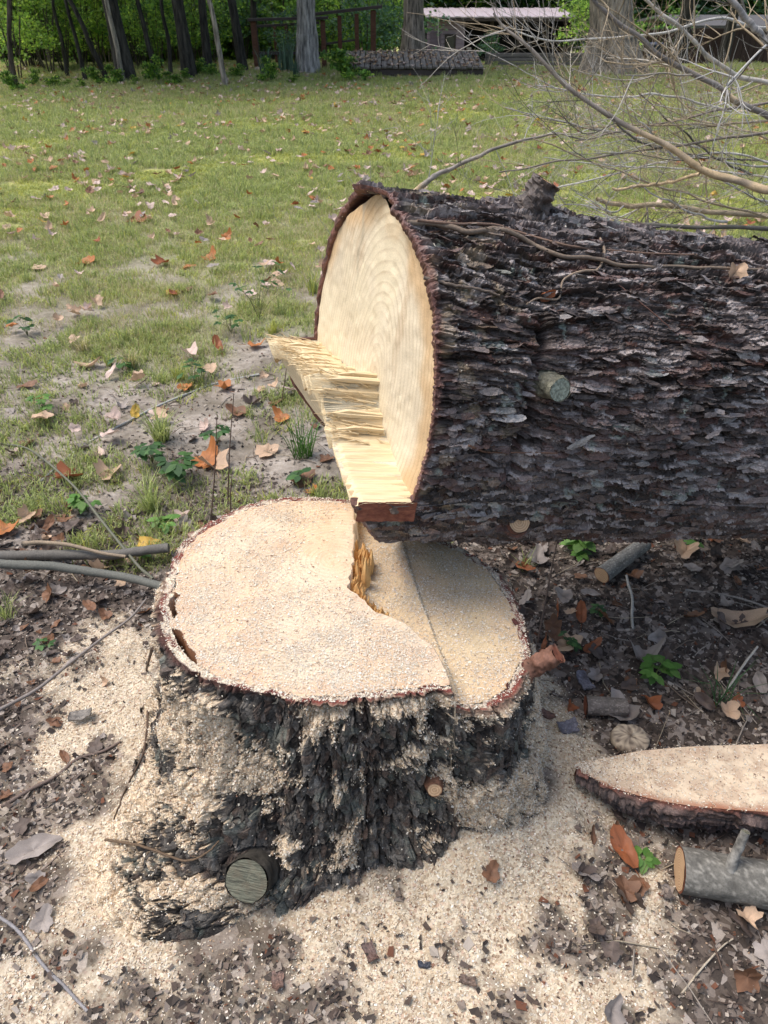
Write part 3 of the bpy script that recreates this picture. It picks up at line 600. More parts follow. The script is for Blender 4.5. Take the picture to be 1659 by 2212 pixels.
# loose scales of bark, lifted at one edge
def scales(name, o, pick, n, ln, wd, cols, axis, lift, mat, label_kind, local, tiltk=.28, seed=5):
    r = np.random.default_rng(seed); me = o.data; nv = len(me.vertices); co = np.empty(nv * 3, np.float32); me.vertices.foreach_get('co', co); co = co.reshape(-1, 3).astype(float); no = np.empty(nv * 3, np.float32); me.vertex_normals.foreach_get('vector', no); no = no.reshape(-1, 3).astype(float)
    vc = np.empty(nv * 4, np.float32); me.color_attributes['Col'].data.foreach_get('color', vc); vc = vc.reshape(-1, 4)[:, :3].astype(float); ii = np.where(pick(co) & (vc[:, 0] < .30 if axis != 'log' else True))[0]; idx = r.choice(ii, n); P = co[idx]; Rn = P.copy()
    if axis == 'log': Rn[:, 0] = 0; Rn[:, 1] /= RW; Rn[:, 2] /= RV; T = np.tile([1., 0, 0], (n, 1))
    else: Rn[:, 2] = .12
    Rn /= np.linalg.norm(Rn, axis=1)[:, None]; Nn = Rn + .35 * no[idx] + .08 * r.normal(size=(n, 3)); Nn /= np.linalg.norm(Nn, axis=1)[:, None]
    if axis != 'log': T = np.tile([0, 0, 1.], (n, 1))
    T = T + .16 * r.normal(size=(n, 3)); T -= Nn * (T * Nn).sum(1)[:, None]; T /= np.linalg.norm(T, axis=1)[:, None]; B = np.cross(Nn, T); up = (B[:, 2] > 0) * 2. - 1; B *= up[:, None]
    m = 7; u = np.linspace(-1, 1, m)[None]; kk = np.where(r.random((n, 1)) < .05, 1.5, 1.0); L = ln * r.uniform(.4, 1.35, (n, 1)) * kk; W = wd * r.uniform(.45, 1.3, (n, 1)) * kk; env = np.sqrt(np.clip(1.05 - u ** 2, 0, 1)); lo = -W * env * (.75 + .5 * r.random((n, m))); hi = W * env * (.75 + .5 * r.random((n, m))); x = L * u + ln * .12 * r.normal(size=(n, m))
    rows_ = []
    for f in (0., .5, 1.): y = lo * (1 - f) + hi * f; z = lift * (1 - f) * r.uniform(.4, 1.3, (n, 1)) + lift * .35 * r.normal(size=(n, m)) * (1 - f) + .001 - lift * .5 * f; rows_.append(P[:, None] + T[:, None] * x[..., None] + B[:, None] * y[..., None] + Nn[:, None] * z[..., None])
    y = lo; rows_.insert(0, rows_[0] - Nn[:, None] * lift * .8 + B[:, None] * .001)
    V = np.stack(rows_, 1); F = (grid_faces(4, m)[None] + (np.arange(n) * 4 * m)[:, None, None]).reshape(-1, 4); C = np.asarray(cols)[r.integers(0, len(cols), n)] * r.uniform(.7, 1.25, (n, 1)); C = C * .5 + np.clip(vc[idx], 0, .3) * .65; C = np.repeat(C[:, None], 4 * m, 1).reshape(n, 4, m, 3).copy(); C *= (1 + .25 * r.normal(size=(n, 4, m, 1)) * .6); C[:, 0] *= .8
    ob = obj(name, mesh_np(name, V, F, mat, np.clip(C, .01, .8), False), o.parent); tag(ob, kind='stuff'); return ob
LGC = [(.078, .056, .047), (.135, .105, .092), (.21, .172, .158), (.052, .036, .029), (.088, .05, .036), (.29, .25, .235), (.105, .077, .063)]
STUBS_L = [np.array(o.data.vertices[0].co) * 0 + np.mean([v.co for v in o.data.vertices], 0) for o in log.children if 'stub' in o.name or 'knot' in o.name]
def LPICK(c):
    w = -c[:, 1]; v = c[:, 2]; e = face_a(w, v) - ext(w, v); ok = (c[:, 0] > e + .028) & (c[:, 0] < 1.75) & (v > -.34) & ((w > -.02) | (v > .28)) & (np.hypot(w, v) > .30) & ~((np.abs(c[:, 0] - .22) < .022) & (v > -.06) & (v < .27) & (w > 0))
    for q in STUBS_L: ok &= np.linalg.norm(c - q, axis=1) > .056
    return ok
scales('bark_scales', log_bark, LPICK, 2600, .021, .0050, LGC, 'log', .0040, M['bark'], '', True)
SGC = [(.07, .062, .056), (.115, .105, .095), (.18, .168, .15), (.04, .034, .03), (.09, .06, .045)]
STUBS_S = [np.mean([v.co for v in o.data.vertices], 0) for o in stump.children if 'stub' in o.name or 'knot' in o.name]
scales('bark_scales', stump_bark, lambda c: (np.min([np.linalg.norm(c - q, axis=1) for q in STUBS_S], 0) > .04) & (c[:, 1] < .20) & (c[:, 2] < .46) & (c[:, 2] > .02), 700, .014, .0048, SGC, 'stump', .0030, M['stump_bark'], '', True, seed=6)

# vines on the trunk
def vine(px, rad, col, label, bv, lift=.004, n=60, sides=5, jit=.3, cat='vine', name='vine', group=None):
    pts = []
    for x, y in px:
        p, nrm = hit(x, y, bv)
        if p is not None: pts.append(p + nrm * (lift + rad))
    if len(pts) < 2: return
    P = smooth_path(pts, n); P = P + rad * jit * np.stack([vnoise(np.linspace(0, n * .4, n), np.zeros(n), s=k) for k in (1, 2, 3)], -1)
    me = tube_me(name, P, np.linspace(rad, rad * .55, n), M['twig'], sides, col); o = obj(name, me); tag(o, label, cat, group); return o
vine([(880, 478), (950, 492), (1010, 495), (1060, 492), (1100, 500), (1150, 525), (1200, 549), (1270, 556), (1350, 568), (1450, 573), (1560, 577), (1640, 578)], .0055, (.20, .15, .11), 'thickest brown vine running lengthwise along the upper trunk bark', BV_L, n=90)
vine([(905, 478), (980, 488), (1060, 486), (1130, 502), (1220, 525), (1300, 538), (1400, 545), (1500, 548)], .0028, (.22, .14, .10), 'thin reddish vine just above the thick vine on the trunk', BV_L)
vine([(1290, 515), (1300, 540), (1302, 565), (1290, 585), (1250, 582), (1215, 600), (1200, 640), (1160, 652), (1140, 652)], .003, (.24, .18, .13), 'crooked tan vine curling down the trunk bark beside the dark groove', BV_L)
vine([(925, 600), (980, 612), (1040, 628), (1080, 632)], .0035, (.17, .13, .10), 'short dark vine crossing the bark edge right of the sawn face', BV_L)
vine([(1300, 590), (1370, 640), (1420, 690), (1450, 720)], .0018, (.15, .08, .06), 'hair thin reddish tendril slanting down the middle of the trunk', BV_L)
vine([(1010, 965), (1050, 980), (1130, 978), (1200, 982)], .0022, (.16, .09, .06), 'thin rootlet lying along the lower bark of the trunk', BV_L)
vine([(338, 1385), (325, 1460), (328, 1540), (318, 1620), (285, 1690), (262, 1745), (250, 1770)], .0034, (.10, .065, .045), 'dark wiry vine hanging down the left flank of the stump', BV_S, lift=.012)
vine([(185, 1800), (240, 1815), (320, 1828), (400, 1850), (450, 1835), (475, 1810)], .003, (.12, .08, .05), 'brown rootlet looping over the sawdust left of the grey knot', BV_S, lift=.008)

# ------------------------------------------------------------------ sawdust chips (nobody could count them)
def chips(name, P, Nn, size, cols, parent=None, lift=.0015, tilt=.5):
    n = len(P); A = rng.normal(size=(n, 3)); Nn = Nn + tilt * rng.normal(size=(n, 3)) * .6; Nn /= np.linalg.norm(Nn, axis=1)[:, None]
    T = np.cross(Nn, A); T /= np.linalg.norm(T, axis=1)[:, None] + 1e-9; B = np.cross(Nn, T)
    l = size * rng.uniform(.6, 1.5, (n, 1)); w = l * rng.uniform(.3, .8, (n, 1)); c = P + Nn * lift
    k = rng.uniform(-.35, .35, (n, 1)); cu = l * rng.uniform(0, .35, (n, 1))
    j = [rng.uniform(.3, 1.0, (n, 1)) for _ in range(4)]; V = np.stack([c - T * l * j[0] - B * w * j[1], c + T * l * j[1] - B * w * j[2] + Nn * cu, c + T * l * j[2] + B * w * j[3], c - T * l * j[3] + B * w * j[0] + Nn * cu * .5], 1)
    C = np.repeat(cols[:, None], 4, 1)
    me = mesh_np(name, V, np.arange(n * 4).reshape(-1, 4), M['chips'], C, False); return obj(name, me, parent)
PAL = np.array([(.74, .66, .53), (.68, .57, .42), (.78, .72, .61), (.58, .44, .31), (.73, .61, .51), (.50, .34, .22), (.84, .78, .66), (.22, .12, .08)])
def pal(n, w=(.22, .20, .14, .13, .10, .09, .05, .07)):
    w = np.array(w); c = PAL[rng.choice(len(PAL), n, p=w / w.sum())]; return np.clip(c * rng.uniform(.66, .98, (n, 1)), 0, .9)
# on the ground
n = 420000; u = rng.random((n, 2)); X = -1.6 + 3.2 * u[:, 0]; Y = .25 + 2.4 * u[:, 1] ** 1.25
S_, G_, L_, Mo_ = masks(X, Y); px_, py_, dd_ = proj(np.stack([X, Y, 0 * X], -1))
dx = X - SC[0]; dy = Y - SC[1]; rr = np.hypot(dx, dy) - RB(np.degrees(np.arctan2(dy, dx)))
spr = .10 * np.exp(-np.clip(rr, 0, 9) / .45)
keep = (rng.random(n) < np.clip(S_ * .9 + spr, 0, 1) * .85) & (px_ > -120) & (px_ < 1780) & (py_ < 2320) & (rr > -.06)
X = X[keep]; Y = Y[keep]; Z = terrain(X, Y); n = len(X)
o = chips('sawdust', np.stack([X, Y, Z], -1), np.tile([0, 0, 1.], (n, 1)), rng.uniform(.0014, .0030, (n, 1)), pal(n)); tag(o, 'pale sawdust and wood chips heaped round the stump', 'sawdust', kind='stuff')
# on the sawn top
n = 105000; th = rng.uniform(-np.pi, np.pi, n); q = np.sqrt(rng.random(n)) * 1.0; E_ = stump_edge(th) * q; X = SC[0] + E_ * np.cos(th); Y = SC[1] + E_ * np.sin(th); Hh, s_ = stump_top_h(X, Y)
clean = sst(.14, .05, np.hypot((X + .10) / 1.0, (Y - 1.27) / 1.6)) * (s_ < 0) * 1.0
clean = np.maximum(clean, .5 * sst(.1, .3, fbm(X * 12, Y * 12, s=201)))
keep = (rng.random(n) < (1 - .93 * clean) * (.5 + .5 * sst(-.3, .3, fbm(X * 25, Y * 25, s=202)))) & (np.abs(s_) > .004) & ~((q > .953 - .038 * gap_fn(np.degrees(th))) & (q < .958))
X, Y, Hh, s_, q = X[keep], Y[keep], Hh[keep], s_[keep], q[keep]; n = len(X)
o = chips('sawdust', np.stack([X, Y, Hh], -1), np.tile([0, 0, 1.], (n, 1)), rng.uniform(.0007, .0017, (n, 1)) * np.where(rng.random((n, 1)) < .12, 1.7, 1), pal(n, (.26, .16, .26, .08, .12, .04, .16, .02)), tilt=.3); tag(o, 'fine cream sawdust sprinkled over the sawn stump top', 'sawdust', kind='stuff')
# clinging to the stump bark
pts = []; nr = []; me = stump_bark.data; nv = len(me.vertices); co = np.empty(nv * 3, np.float32); me.vertices.foreach_get('co', co); co = co.reshape(-1, 3)
ca = np.empty(nv * 4, np.float32); me.color_attributes['Col'].data.foreach_get('color', ca); ca = ca.reshape(-1, 4); no = np.empty(nv * 3, np.float32); me.vertex_normals.foreach_get('vector', no); no = no.reshape(-1, 3)
idx = np.where((ca[:, 0] > .35) & (no[:, 1] * 1.0 < .5))[0]; idx = rng.choice(idx, min(60000, len(idx)), replace=len(idx) < 60000); idx2 = rng.choice(nv, 2500); idx = np.r_[idx, idx2]
P_ = co[idx] + rng.normal(size=(len(idx), 3)) * .0015 + np.array([SC[0], SC[1], 0])
o = chips('sawdust', P_, no[idx] + np.array([0, 0, .6]), rng.uniform(.0010, .0025, (len(idx), 1)), pal(len(idx)), lift=.002, tilt=.9); tag(o, 'damp sawdust clinging in the furrows of the stump bark', 'sawdust', kind='stuff')
# underside and near edge of the trunk
me = log_bark.data; nv = len(me.vertices); co = np.empty(nv * 3, np.float32); me.vertices.foreach_get('co', co); co = co.reshape(-1, 3); no = np.empty(nv * 3, np.float32); me.vertex_normals.foreach_get('vector', no); no = no.reshape(-1, 3)
wgt = np.exp(-np.abs(co[:, 0] - .02) / .12) * (.35 + (co[:, 2] < -.2)) + .02; wgt = wgt * (co[:, 0] < 1.2); idx = rng.choice(nv, 7000, p=wgt / wgt.sum())
LMn = np.array(LM); Pw = co[idx] @ LMn[:3, :3].T + LMn[:3, 3]; Nw = no[idx] @ LMn[:3, :3].T
o = chips('sawdust', Pw, Nw, rng.uniform(.0010, .0028, (len(idx), 1)), pal(len(idx)), lift=.002, tilt=.7); tag(o, 'specks of sawdust stuck to the bark near the sawn trunk end', 'sawdust', kind='stuff')

# ------------------------------------------------------------------ scatter by geometry nodes, for what nobody could count
def scatter(name, P, rot, scale, protos, idx, kind='stuff'):
    n = len(P); me = bpy.data.meshes.new(name); me.vertices.add(n); me.vertices.foreach_set('co', np.asarray(P, np.float32).ravel())
    a = me.attributes.new('rot', 'FLOAT_VECTOR', 'POINT'); a.data.foreach_set('vector', np.asarray(rot, np.float32).ravel())
    a = me.attributes.new('scl', 'FLOAT', 'POINT'); a.data.foreach_set('value', np.asarray(scale, np.float32).ravel())
    a = me.attributes.new('idx', 'INT', 'POINT'); a.data.foreach_set('value', np.asarray(idx, np.int32).ravel())
    o = obj(name, me); g = bpy.data.node_groups.new(name + '_nodes', 'GeometryNodeTree')
    g.interface.new_socket('Geometry', in_out='INPUT', socket_type='NodeSocketGeometry'); g.interface.new_socket('Geometry', in_out='OUTPUT', socket_type='NodeSocketGeometry')
    gi = g.nodes.new('NodeGroupInput'); go = g.nodes.new('NodeGroupOutput'); L = g.links.new
    pc = bpy.data.collections.new(name + '_kinds')
    for k, me_ in enumerate(protos): pc.objects.link(bpy.data.objects.new('%s_%02d' % (name, k), me_))
    ci = g.nodes.new('GeometryNodeCollectionInfo'); ci.inputs[0].default_value = pc; ci.inputs['Separate Children'].default_value = True
    ip = g.nodes.new('GeometryNodeInstanceOnPoints'); ip.inputs['Pick Instance'].default_value = True
    def na(nm, ty):
        d = g.nodes.new('GeometryNodeInputNamedAttribute'); d.data_type = ty; d.inputs[0].default_value = nm; return d.outputs[0]
    L(gi.outputs[0], ip.inputs['Points']); L(ci.outputs[0], ip.inputs['Instance']); L(na('idx', 'INT'), ip.inputs['Instance Index'])
    er = g.nodes.new('FunctionNodeEulerToRotation'); L(na('rot', 'FLOAT_VECTOR'), er.inputs[0]); L(er.outputs[0], ip.inputs['Rotation'])
    L(na('scl', 'FLOAT'), ip.inputs['Scale']); L(ip.outputs[0], go.inputs[0])
    md = o.modifiers.new('scatter', 'NODES'); md.node_group = g
    if kind: o['kind'] = kind
    return o
def blades(name, n, rad, h, w, cols, bend=.6, seed=0, up=.25):
    r = np.random.default_rng(seed); a = r.uniform(0, 2 * np.pi, n); q = rad * np.sqrt(r.random(n)); x = q * np.cos(a); y = q * np.sin(a)
    d = r.uniform(0, 2 * np.pi, n); H_ = h * r.uniform(.5, 1.25, n); lean = H_ * (up + bend * r.random(n)); W_ = w * r.uniform(.7, 1.3, n)
    ux, uy = np.cos(d), np.sin(d); px, py = -uy, ux; z0 = np.zeros(n) - .003
    V = np.stack([np.stack([x - px * W_, y - py * W_, z0], -1), np.stack([x + px * W_, y + py * W_, z0], -1),
                  np.stack([x + ux * lean * .45 + px * W_ * .8, y + uy * lean * .45 + py * W_ * .8, H_ * .65], -1), np.stack([x + ux * lean * .45 - px * W_ * .8, y + uy * lean * .45 - py * W_ * .8, H_ * .65], -1),
                  np.stack([x + ux * lean + px * W_ * .1, y + uy * lean + py * W_ * .1, H_ * .95], -1), np.stack([x + ux * lean - px * W_ * .1, y + uy * lean - py * W_ * .1, H_ * .95], -1)], 1)
    b = np.arange(n)[:, None] * 6; F = np.stack([b + [0, 1, 2, 3], b + [3, 2, 4, 5]], 1).reshape(-1, 4)
    C = np.asarray(cols)[r.integers(0, len(cols), n)] * r.uniform(.75, 1.2, (n, 1)); return mesh_np(name, V, F, M['green'], np.repeat(C[:, None], 6, 1), False)
GC = [(.31, .37, .12), (.40, .46, .14), (.46, .50, .20), (.26, .31, .12)]; DC = [(.50, .43, .24), (.44, .39, .20), (.58, .51, .33)]; YC = [(.44, .45, .10), (.36, .39, .09)]

# lawn
n = 135000; Yr = 1.6 + 19 * rng.random(n) ** 1.25; X = np.where(rng.random(n) < .66, 1, 1.9) * (rng.random(n) * 2 - 1) * (1.2 + .62 * Yr) ; Y = Yr
S_, G_, L_, Mo_ = masks(X, Y); tuft = sst(-.1, .35, fbm(X * 3.2, Y * 3.2, s=301)); pr = np.clip(G_ * (.5 + .6 * tuft) + .26 * tuft * (Y > 1.8) * (X < .2) + .14 * tuft * (Y > 3) * (1 - S_), 0, 1) * (1 - .4 * Mo_)
keep = rng.random(n) < pr; X, Y, Mo_, G_ = X[keep], Y[keep], Mo_[keep], G_[keep]; n = len(X)
protos = [blades('lawn_tuft', 34, .055, .030, .0016, GC + [GC[1]] + DC[:1], seed=1), blades('lawn_tuft', 30, .05, .024, .0022, GC, 1.0, 2, .5), blades('lawn_tuft', 26, .06, .03, .0014, DC + GC[:2], seed=3),
          blades('lawn_tuft', 34, .05, .02, .002, YC + GC[1:3], 1.0, 4, .5), blades('lawn_tuft', 22, .03, .055, .0018, GC + YC[:1], .8, 5)]
dry_sun = fbm(X * .7, Y * .7, s=302) + .25 * sst(9, 14, Y); k = np.where(rng.random(n) < .09, 4, np.where(rng.random(n) < np.clip(.40 + dry_sun * 1.3, 0.12, .92), 2, rng.integers(0, 2, n))); k = np.where(rng.random(n) < Mo_ * .8 + .12, 3, k)  # noise gives dry patches; extra straw far off paints sunlight into the lawn
far = 1 + .12 * np.clip(Y - 4, 0, 12)
tag(scatter('lawn_grass', np.stack([X, Y, terrain(X, Y)], -1), np.stack([0 * X, 0 * X, rng.uniform(0, 6.28, n)], -1), rng.uniform(.7, 1.25, n) * np.minimum(far, 1.9), protos, k), 'short mown grass with mossy and dry patches', 'lawn grass')

# ------------------------------------------------------------------ leaves
LEAFC = {'orange': (.42, .16, .05), 'tan': (.52, .36, .24), 'pink': (.62, .47, .40), 'brown': (.20, .10, .055), 'yellow': (.52, .33, .06), 'dark': (.12, .088, .072), 'grey': (.32, .275, .245), 'rust': (.30, .10, .04)}
def leaf_mesh(shape, col, seed, curl=.5):
    """a dry leaf with lobes, midrib fold and curl; length about 1"""
    r = np.random.default_rng(seed); n = 22; a = np.linspace(0, 2 * np.pi, n, endpoint=False)
    if shape == 'lobed': rad = .42 + .075 * np.cos(a * 5 + .3) + .04 * np.cos(a * 3 + seed) + .035 * r.normal(size=n)
    elif shape == 'oval': rad = .44 - .0 * a + .02 * r.normal(size=n)
    else: rad = .42 + .08 * np.cos(a * 3) + .04 * np.sin(a * 7) + .03 * r.normal(size=n)
    ax = {'lobed': (1, .9), 'oval': (1.1, .5), 'broad': (1, .75)}[shape]; ring = []
    for f in (0, .4, .75, 1.0): ring.append(np.stack([f * rad * ax[0] * np.cos(a), f * rad * ax[1] * np.sin(a), 0 * a], -1))
    V = np.array(ring); x, y = V[..., 0].copy(), V[..., 1].copy(); c1, c2 = curl * r.uniform(.5, 1.6), curl * r.uniform(-.8, 1.2); d = r.uniform(0, 3.14)
    u = x * math.cos(d) + y * math.sin(d); z = c1 * u * u * 1.4 + .45 * curl * np.abs(y) + c2 * x * x * np.sign(x) * .8 + .05 * vnoise(x * 7 + seed, y * 7) + .03 * vnoise(x * 16 + seed, y * 16)
    V[..., 2] = z - z.min() * .7; V[..., 0] *= 1 - .18 * curl * c1; F = grid_faces(4, n, True)
    b = 1 + .25 * vnoise(x * 5 + seed * 3, y * 5) - .25 * (np.abs(y) < .02); C = np.array(col) * b[..., None]
    st_, sf = tube([(-.40 * ax[0], 0, z[0, 0] - z.min() * .7), (-.62 * ax[0], .02, .02), (-.80 * ax[0], .05, .05)], [.012, .012, .009], 3, False)
    V2 = np.vstack([V.reshape(-1, 3), st_]); F2 = np.vstack([F, sf + V.shape[0] * V.shape[1]]); C2 = np.vstack([C.reshape(-1, 3), np.tile(np.array(col) * .7, (len(st_), 1))])
    return V2, F2, C2
LM_ = {}
for ci, (cn, cc) in enumerate(LEAFC.items()):
    LM_[cn] = []
    for k, sh in enumerate(('lobed', 'broad', 'oval', 'lobed', 'broad')):
        V, F, C = leaf_mesh(sh, cc, ci * 11 + k, (.35, .7, .55, .9, .3)[k]); LM_[cn].append((V, F, C))
def leaf_data(cn, k, _c={}):
    if (cn, k) not in _c: V, F, C = LM_[cn][k]; _c[(cn, k)] = mesh_np('fallen_leaf', V, F, M['leaf'], C)
    return _c[(cn, k)]
def euler_m(rx, ry, rz): return Matrix.Rotation(rz, 4, 'Z') @ Matrix.Rotation(ry, 4, 'Y') @ Matrix.Rotation(rx, 4, 'X')
LN = {'orange': 'orange', 'tan': 'tan', 'pink': 'pinkish tan', 'brown': 'brown', 'yellow': 'yellow', 'dark': 'dark brown', 'grey': 'greyish', 'rust': 'rust red'}
KN = ('flat lobed', 'curled broad', 'narrow folded', 'crumpled lobed', 'flat broad')
def leaf_at(x, y, size_px, cn, k, label, rz=None, tilt=.25, cat='leaf', group=None, z=None):
    p = gnd(x, y) if z is None else np.array(z); d = proj(p)[2]; s = size_px / FPX * d
    o = obj('fallen_leaf', leaf_data(cn, k)); o.matrix_world = Matrix.Translation(Vector((p[0], p[1], p[2] + .006))) @ euler_m(random.uniform(-tilt, tilt), random.uniform(-tilt, tilt), random.uniform(0, 6.28) if rz is None else rz) @ Matrix.Scale(s * 1.1, 4)
    tag(o, label, cat, group); return o
HAND = [(320, 1185, 62, 'yellow', 1, 'ochre yellow curled leaf just behind the two grey branches left of the stump', .3), (450, 1000, 75, 'orange', 1, 'large crumpled orange leaf behind the stump, between the bent stems', 1), (462, 1012, 80, 'tan', 3, 'tan crumpled leaf resting on the large orange leaf', 2),
        (578, 980, 58, 'tan', 4, 'broad flat tan leaf on dark soil just left of the sawn trunk', .5), (608, 908, 45, 'orange', 1, 'bright orange leaf standing beside the dark green grass tuft', 2.2), (485, 843, 45, 'orange', 3, 'orange lobed leaf beside the end of the long grey stick', 2.4),
        (402, 842, 38, 'orange', 0, 'orange leaf lying left of the long grey stick', 1.1), (550, 752, 42, 'orange', 1, 'orange leaf on bare soil just left of the splinters', .2), (515, 895, 55, 'brown', 1, 'brown cupped leaf between long stick and sawn trunk', 2.8), (545, 875, 45, 'dark', 3, 'dark upright leaf behind the brown cupped leaf', 1.8),
        (350, 575, 40, 'rust', 3, 'rust red crumpled leaf alone on the lawn left of the sawn face', 1), (300, 480, 55, 'rust', 0, 'wide rust red leaf with raised tip on the lawn', .4), (375, 640, 42, 'yellow', 1, 'yellow leaf under a brown one in the thin grass', .8), (400, 632, 36, 'brown', 2, 'brown folded leaf on top of the yellow one in thin grass', .1),
        (455, 562, 40, 'orange', 1, 'pale orange curled leaf on lawn left of the trunk face', 1.2), (408, 580, 32, 'orange', 4, 'small pale orange leaf left of the curled orange leaf on lawn', .1), (185, 572, 52, 'orange', 2, 'long orange brown leaf in the grass at left', .15), (85, 583, 34, 'tan', 4, 'salmon coloured leaf in grass near left picture edge', .3),
        (60, 838, 45, 'brown', 2, 'reddish brown folded leaf on the bare clay at left', .5), (190, 795, 55, 'tan', 2, 'long tan leaf on bare clay between the dry grass tufts', .2), (150, 1035, 70, 'rust', 1, 'rusty orange leaf among green seedlings at left', .3), (235, 1030, 65, 'tan', 3, 'tan leaf leaning on the rusty orange one by the seedlings', 1.1),
        (655, 1040, 62, 'brown', 4, 'reddish brown leaf flat behind the stump, left of the trunk', .8), (10, 1150, 60, 'orange', 1, 'orange leaf at the left edge above the grey branches', .2),
        (1545, 1140, 44, 'orange', 1, 'glowing orange leaf on the ground beyond the trunk underside', .6), (1590, 1350, 120, 'tan', 2, 'large long tan leaf on the litter at right edge', -.3), (1220, 1400, 85, 'tan', 4, 'broad tan leaf just behind the broken red spur', .2), (1160, 1210, 60, 'grey', 1, 'pale grey curled leaf right behind the stump under the trunk', 1.4),
        (1255, 1330, 50, 'rust', 2, 'rust red leaf standing in the litter right of the stump', 1.4), (1480, 1195, 60, 'tan', 3, 'tan lobed leaf in litter right of the short log', .6), (1345, 1840, 90, 'rust', 2, 'dark red curled leaf leaning by the thick cut limb', 1.9), (75, 1840, 110, 'grey', 2, 'long grey brown leaf on sawdust at left edge', .5),
        (95, 1990, 60, 'grey', 4, 'grey flat leaf low at left on sawdust', 1.5), (1060, 1890, 50, 'brown', 1, 'small brown curled leaf on the sawdust slope right', 1.2), (1390, 1430, 80, 'grey', 3, 'grey brown crumpled leaf above the small chunk of wood', .2), (1340, 1540, 90, 'grey', 1, 'greyish curled leaf standing behind the sawdust covered disc', 1.7)]
for (x, y, s, cn, k, lb, rz) in HAND: leaf_at(x, y, s, cn, k, lb, rz)
p, nn = hit(1585, 588, BV_L)
if p: o = obj('fallen_leaf', leaf_data('tan', 3)); o.matrix_world = frame_z(p + nn * .008, nn, 1) @ Matrix.Scale(.05, 4); tag(o, 'small curled tan leaf caught on the bark at upper right', 'leaf')
p, nn = hit(1178, 628, BV_L)
if p: o = obj('fallen_leaf', leaf_data('rust', 1)); o.matrix_world = frame_z(p + nn * .006, nn, .3) @ Matrix.Scale(.036, 4); tag(o, 'small red leaf stuck on the bark beside the crooked vine', 'leaf')
# all the others: the 264 that show largest are things of their own, the rest is litter
cand = []
def zone(n, x0, x1, y0, y1, cols, smin, smax, zn, prob):
    for _ in range(n):
        x = random.uniform(x0, x1); y = y0 + (y1 - y0) * random.random()
        if random.random() > prob(x, y): continue
        cand.append((x, y, random.uniform(smin, smax), random.choices(list(cols), list(cols.values()))[0], random.randrange(5), zn))
def clus(x, y): return float(.25 + 1.1 * sst(-.1, .35, vnoise(np.array([x * 1.6]), np.array([y * 1.6]), s=401))[0])
offs = lambda x, y: 1.0 if math.hypot(x - SC[0], y - SC[1]) > float(RB(math.degrees(math.atan2(y - SC[1], x - SC[0])))) + .02 else 0.0
for k in range(9):
    y0 = 2.6 + k * 1.9; zone(int(420 + 280 * k), -1.0 * (y0 + 1.5), 1.0 * (y0 + 1.5), y0, y0 + 1.9, {'pink': 4, 'tan': 3.4, 'orange': 1.4, 'rust': .7, 'brown': 1.2, 'yellow': .3, 'grey': .8}, .06, .105, 'lawn', clus)
zone(110, -1.7, .2, 1.7, 3.2, {'brown': 3, 'tan': 2, 'pink': 1, 'grey': 2, 'dark': 3, 'orange': .8}, .05, .085, 'bare soil', lambda x, y: .55 * offs(x, y))
zone(900, .36, 2.3, .55, 3.0, {'dark': 5, 'brown': 3.2, 'grey': 2.4, 'tan': 1.1, 'rust': .6}, .035, .075, 'leaf litter', lambda x, y: (.85 if y < 2.6 else .5) * offs(x, y) * float(1 - .8 * masks(np.array([x]), np.array([y]))[0][0]))
zone(230, -1.5, .0, 1.55, 2.1, {'dark': 4, 'brown': 3, 'grey': 3, 'tan': 1}, .035, .075, 'leaf litter', lambda x, y: .8 * offs(x, y))
zone(200, -1.35, -.45, .45, 1.6, {'dark': 4, 'brown': 3, 'grey': 1.5, 'tan': .6}, .025, .050, 'sawdust', lambda x, y: offs(x, y) * float(1.0 - .92 * masks(np.array([x]), np.array([y]))[0][0]))
sel = []
for c in cand:
    X_, Y_, d_ = proj(np.array([c[0], c[1], 0.])); vis = -20 < X_ < 1680 and -20 < Y_ < 2240 and not (c[1] > 1.7 and X_ > 700 and 420 + (X_ - 780) * .12 < Y_ < 1140)
    sel.append((c[2] / d_ if vis else 0, c))
sel.sort(key=lambda t: -t[0]); big = sel[:262]; rest = sel[262:]
def ground_tilt(x, y, zn): return .5 if zn == 'leaf litter' else .3
lbl_zone = {'lawn': 'lying in the short grass of the lawn', 'bare soil': 'on the bare soil left of the felled trunk', 'leaf litter': 'among the dark leaf litter near the stump', 'sawdust': 'half buried in sawdust left of the stump'}
for s, c in big:
    x, y, sz, cn, k, zn = c; q = ground_tilt(x, y, zn); o = obj('fallen_leaf', leaf_data(cn, k))
    o.matrix_world = Matrix.Translation(Vector((x, y, float(terrain(x, y)) + .004 + (random.uniform(0, .02) if zn == 'leaf litter' else .032 if zn == 'lawn' else 0)))) @ euler_m(random.gauss(0, q), random.gauss(0, q), random.uniform(0, 6.28)) @ Matrix.Scale(sz, 4)
    ux, uy, _d = proj(np.array([x, y, 0.])); zl = lbl_zone[zn]
    if zn == 'lawn': zl = ('in the near grass' if uy > 430 else 'in the mid lawn' if uy > 300 else 'on the far lawn') + (' by the left edge' if ux < 260 else ' left of the trunk' if ux < 640 else ' above the trunk' if ux < 1100 else ' under the brush')
    elif zn == 'leaf litter': zl = ('in the litter behind the stump' if ux < 700 else 'in the litter beneath the trunk' if uy < 1330 else 'in the litter beside the stump right' if uy < 1640 and ux < 1430 else 'in the litter near the right edge' if uy < 1640 else 'in the litter below the wedge')
    elif zn == 'bare soil': zl = 'on bare soil ' + ('at far left' if ux < 260 else 'near the splinters' if ux > 470 else 'by the long stick') + (' further back' if uy < 760 else '')
    tag(o, '%s %s leaf %s' % (KN[k], LN[cn], zl), 'leaf', '%s %s leaves %s' % (KN[k], LN[cn], zl))
b = Bag()
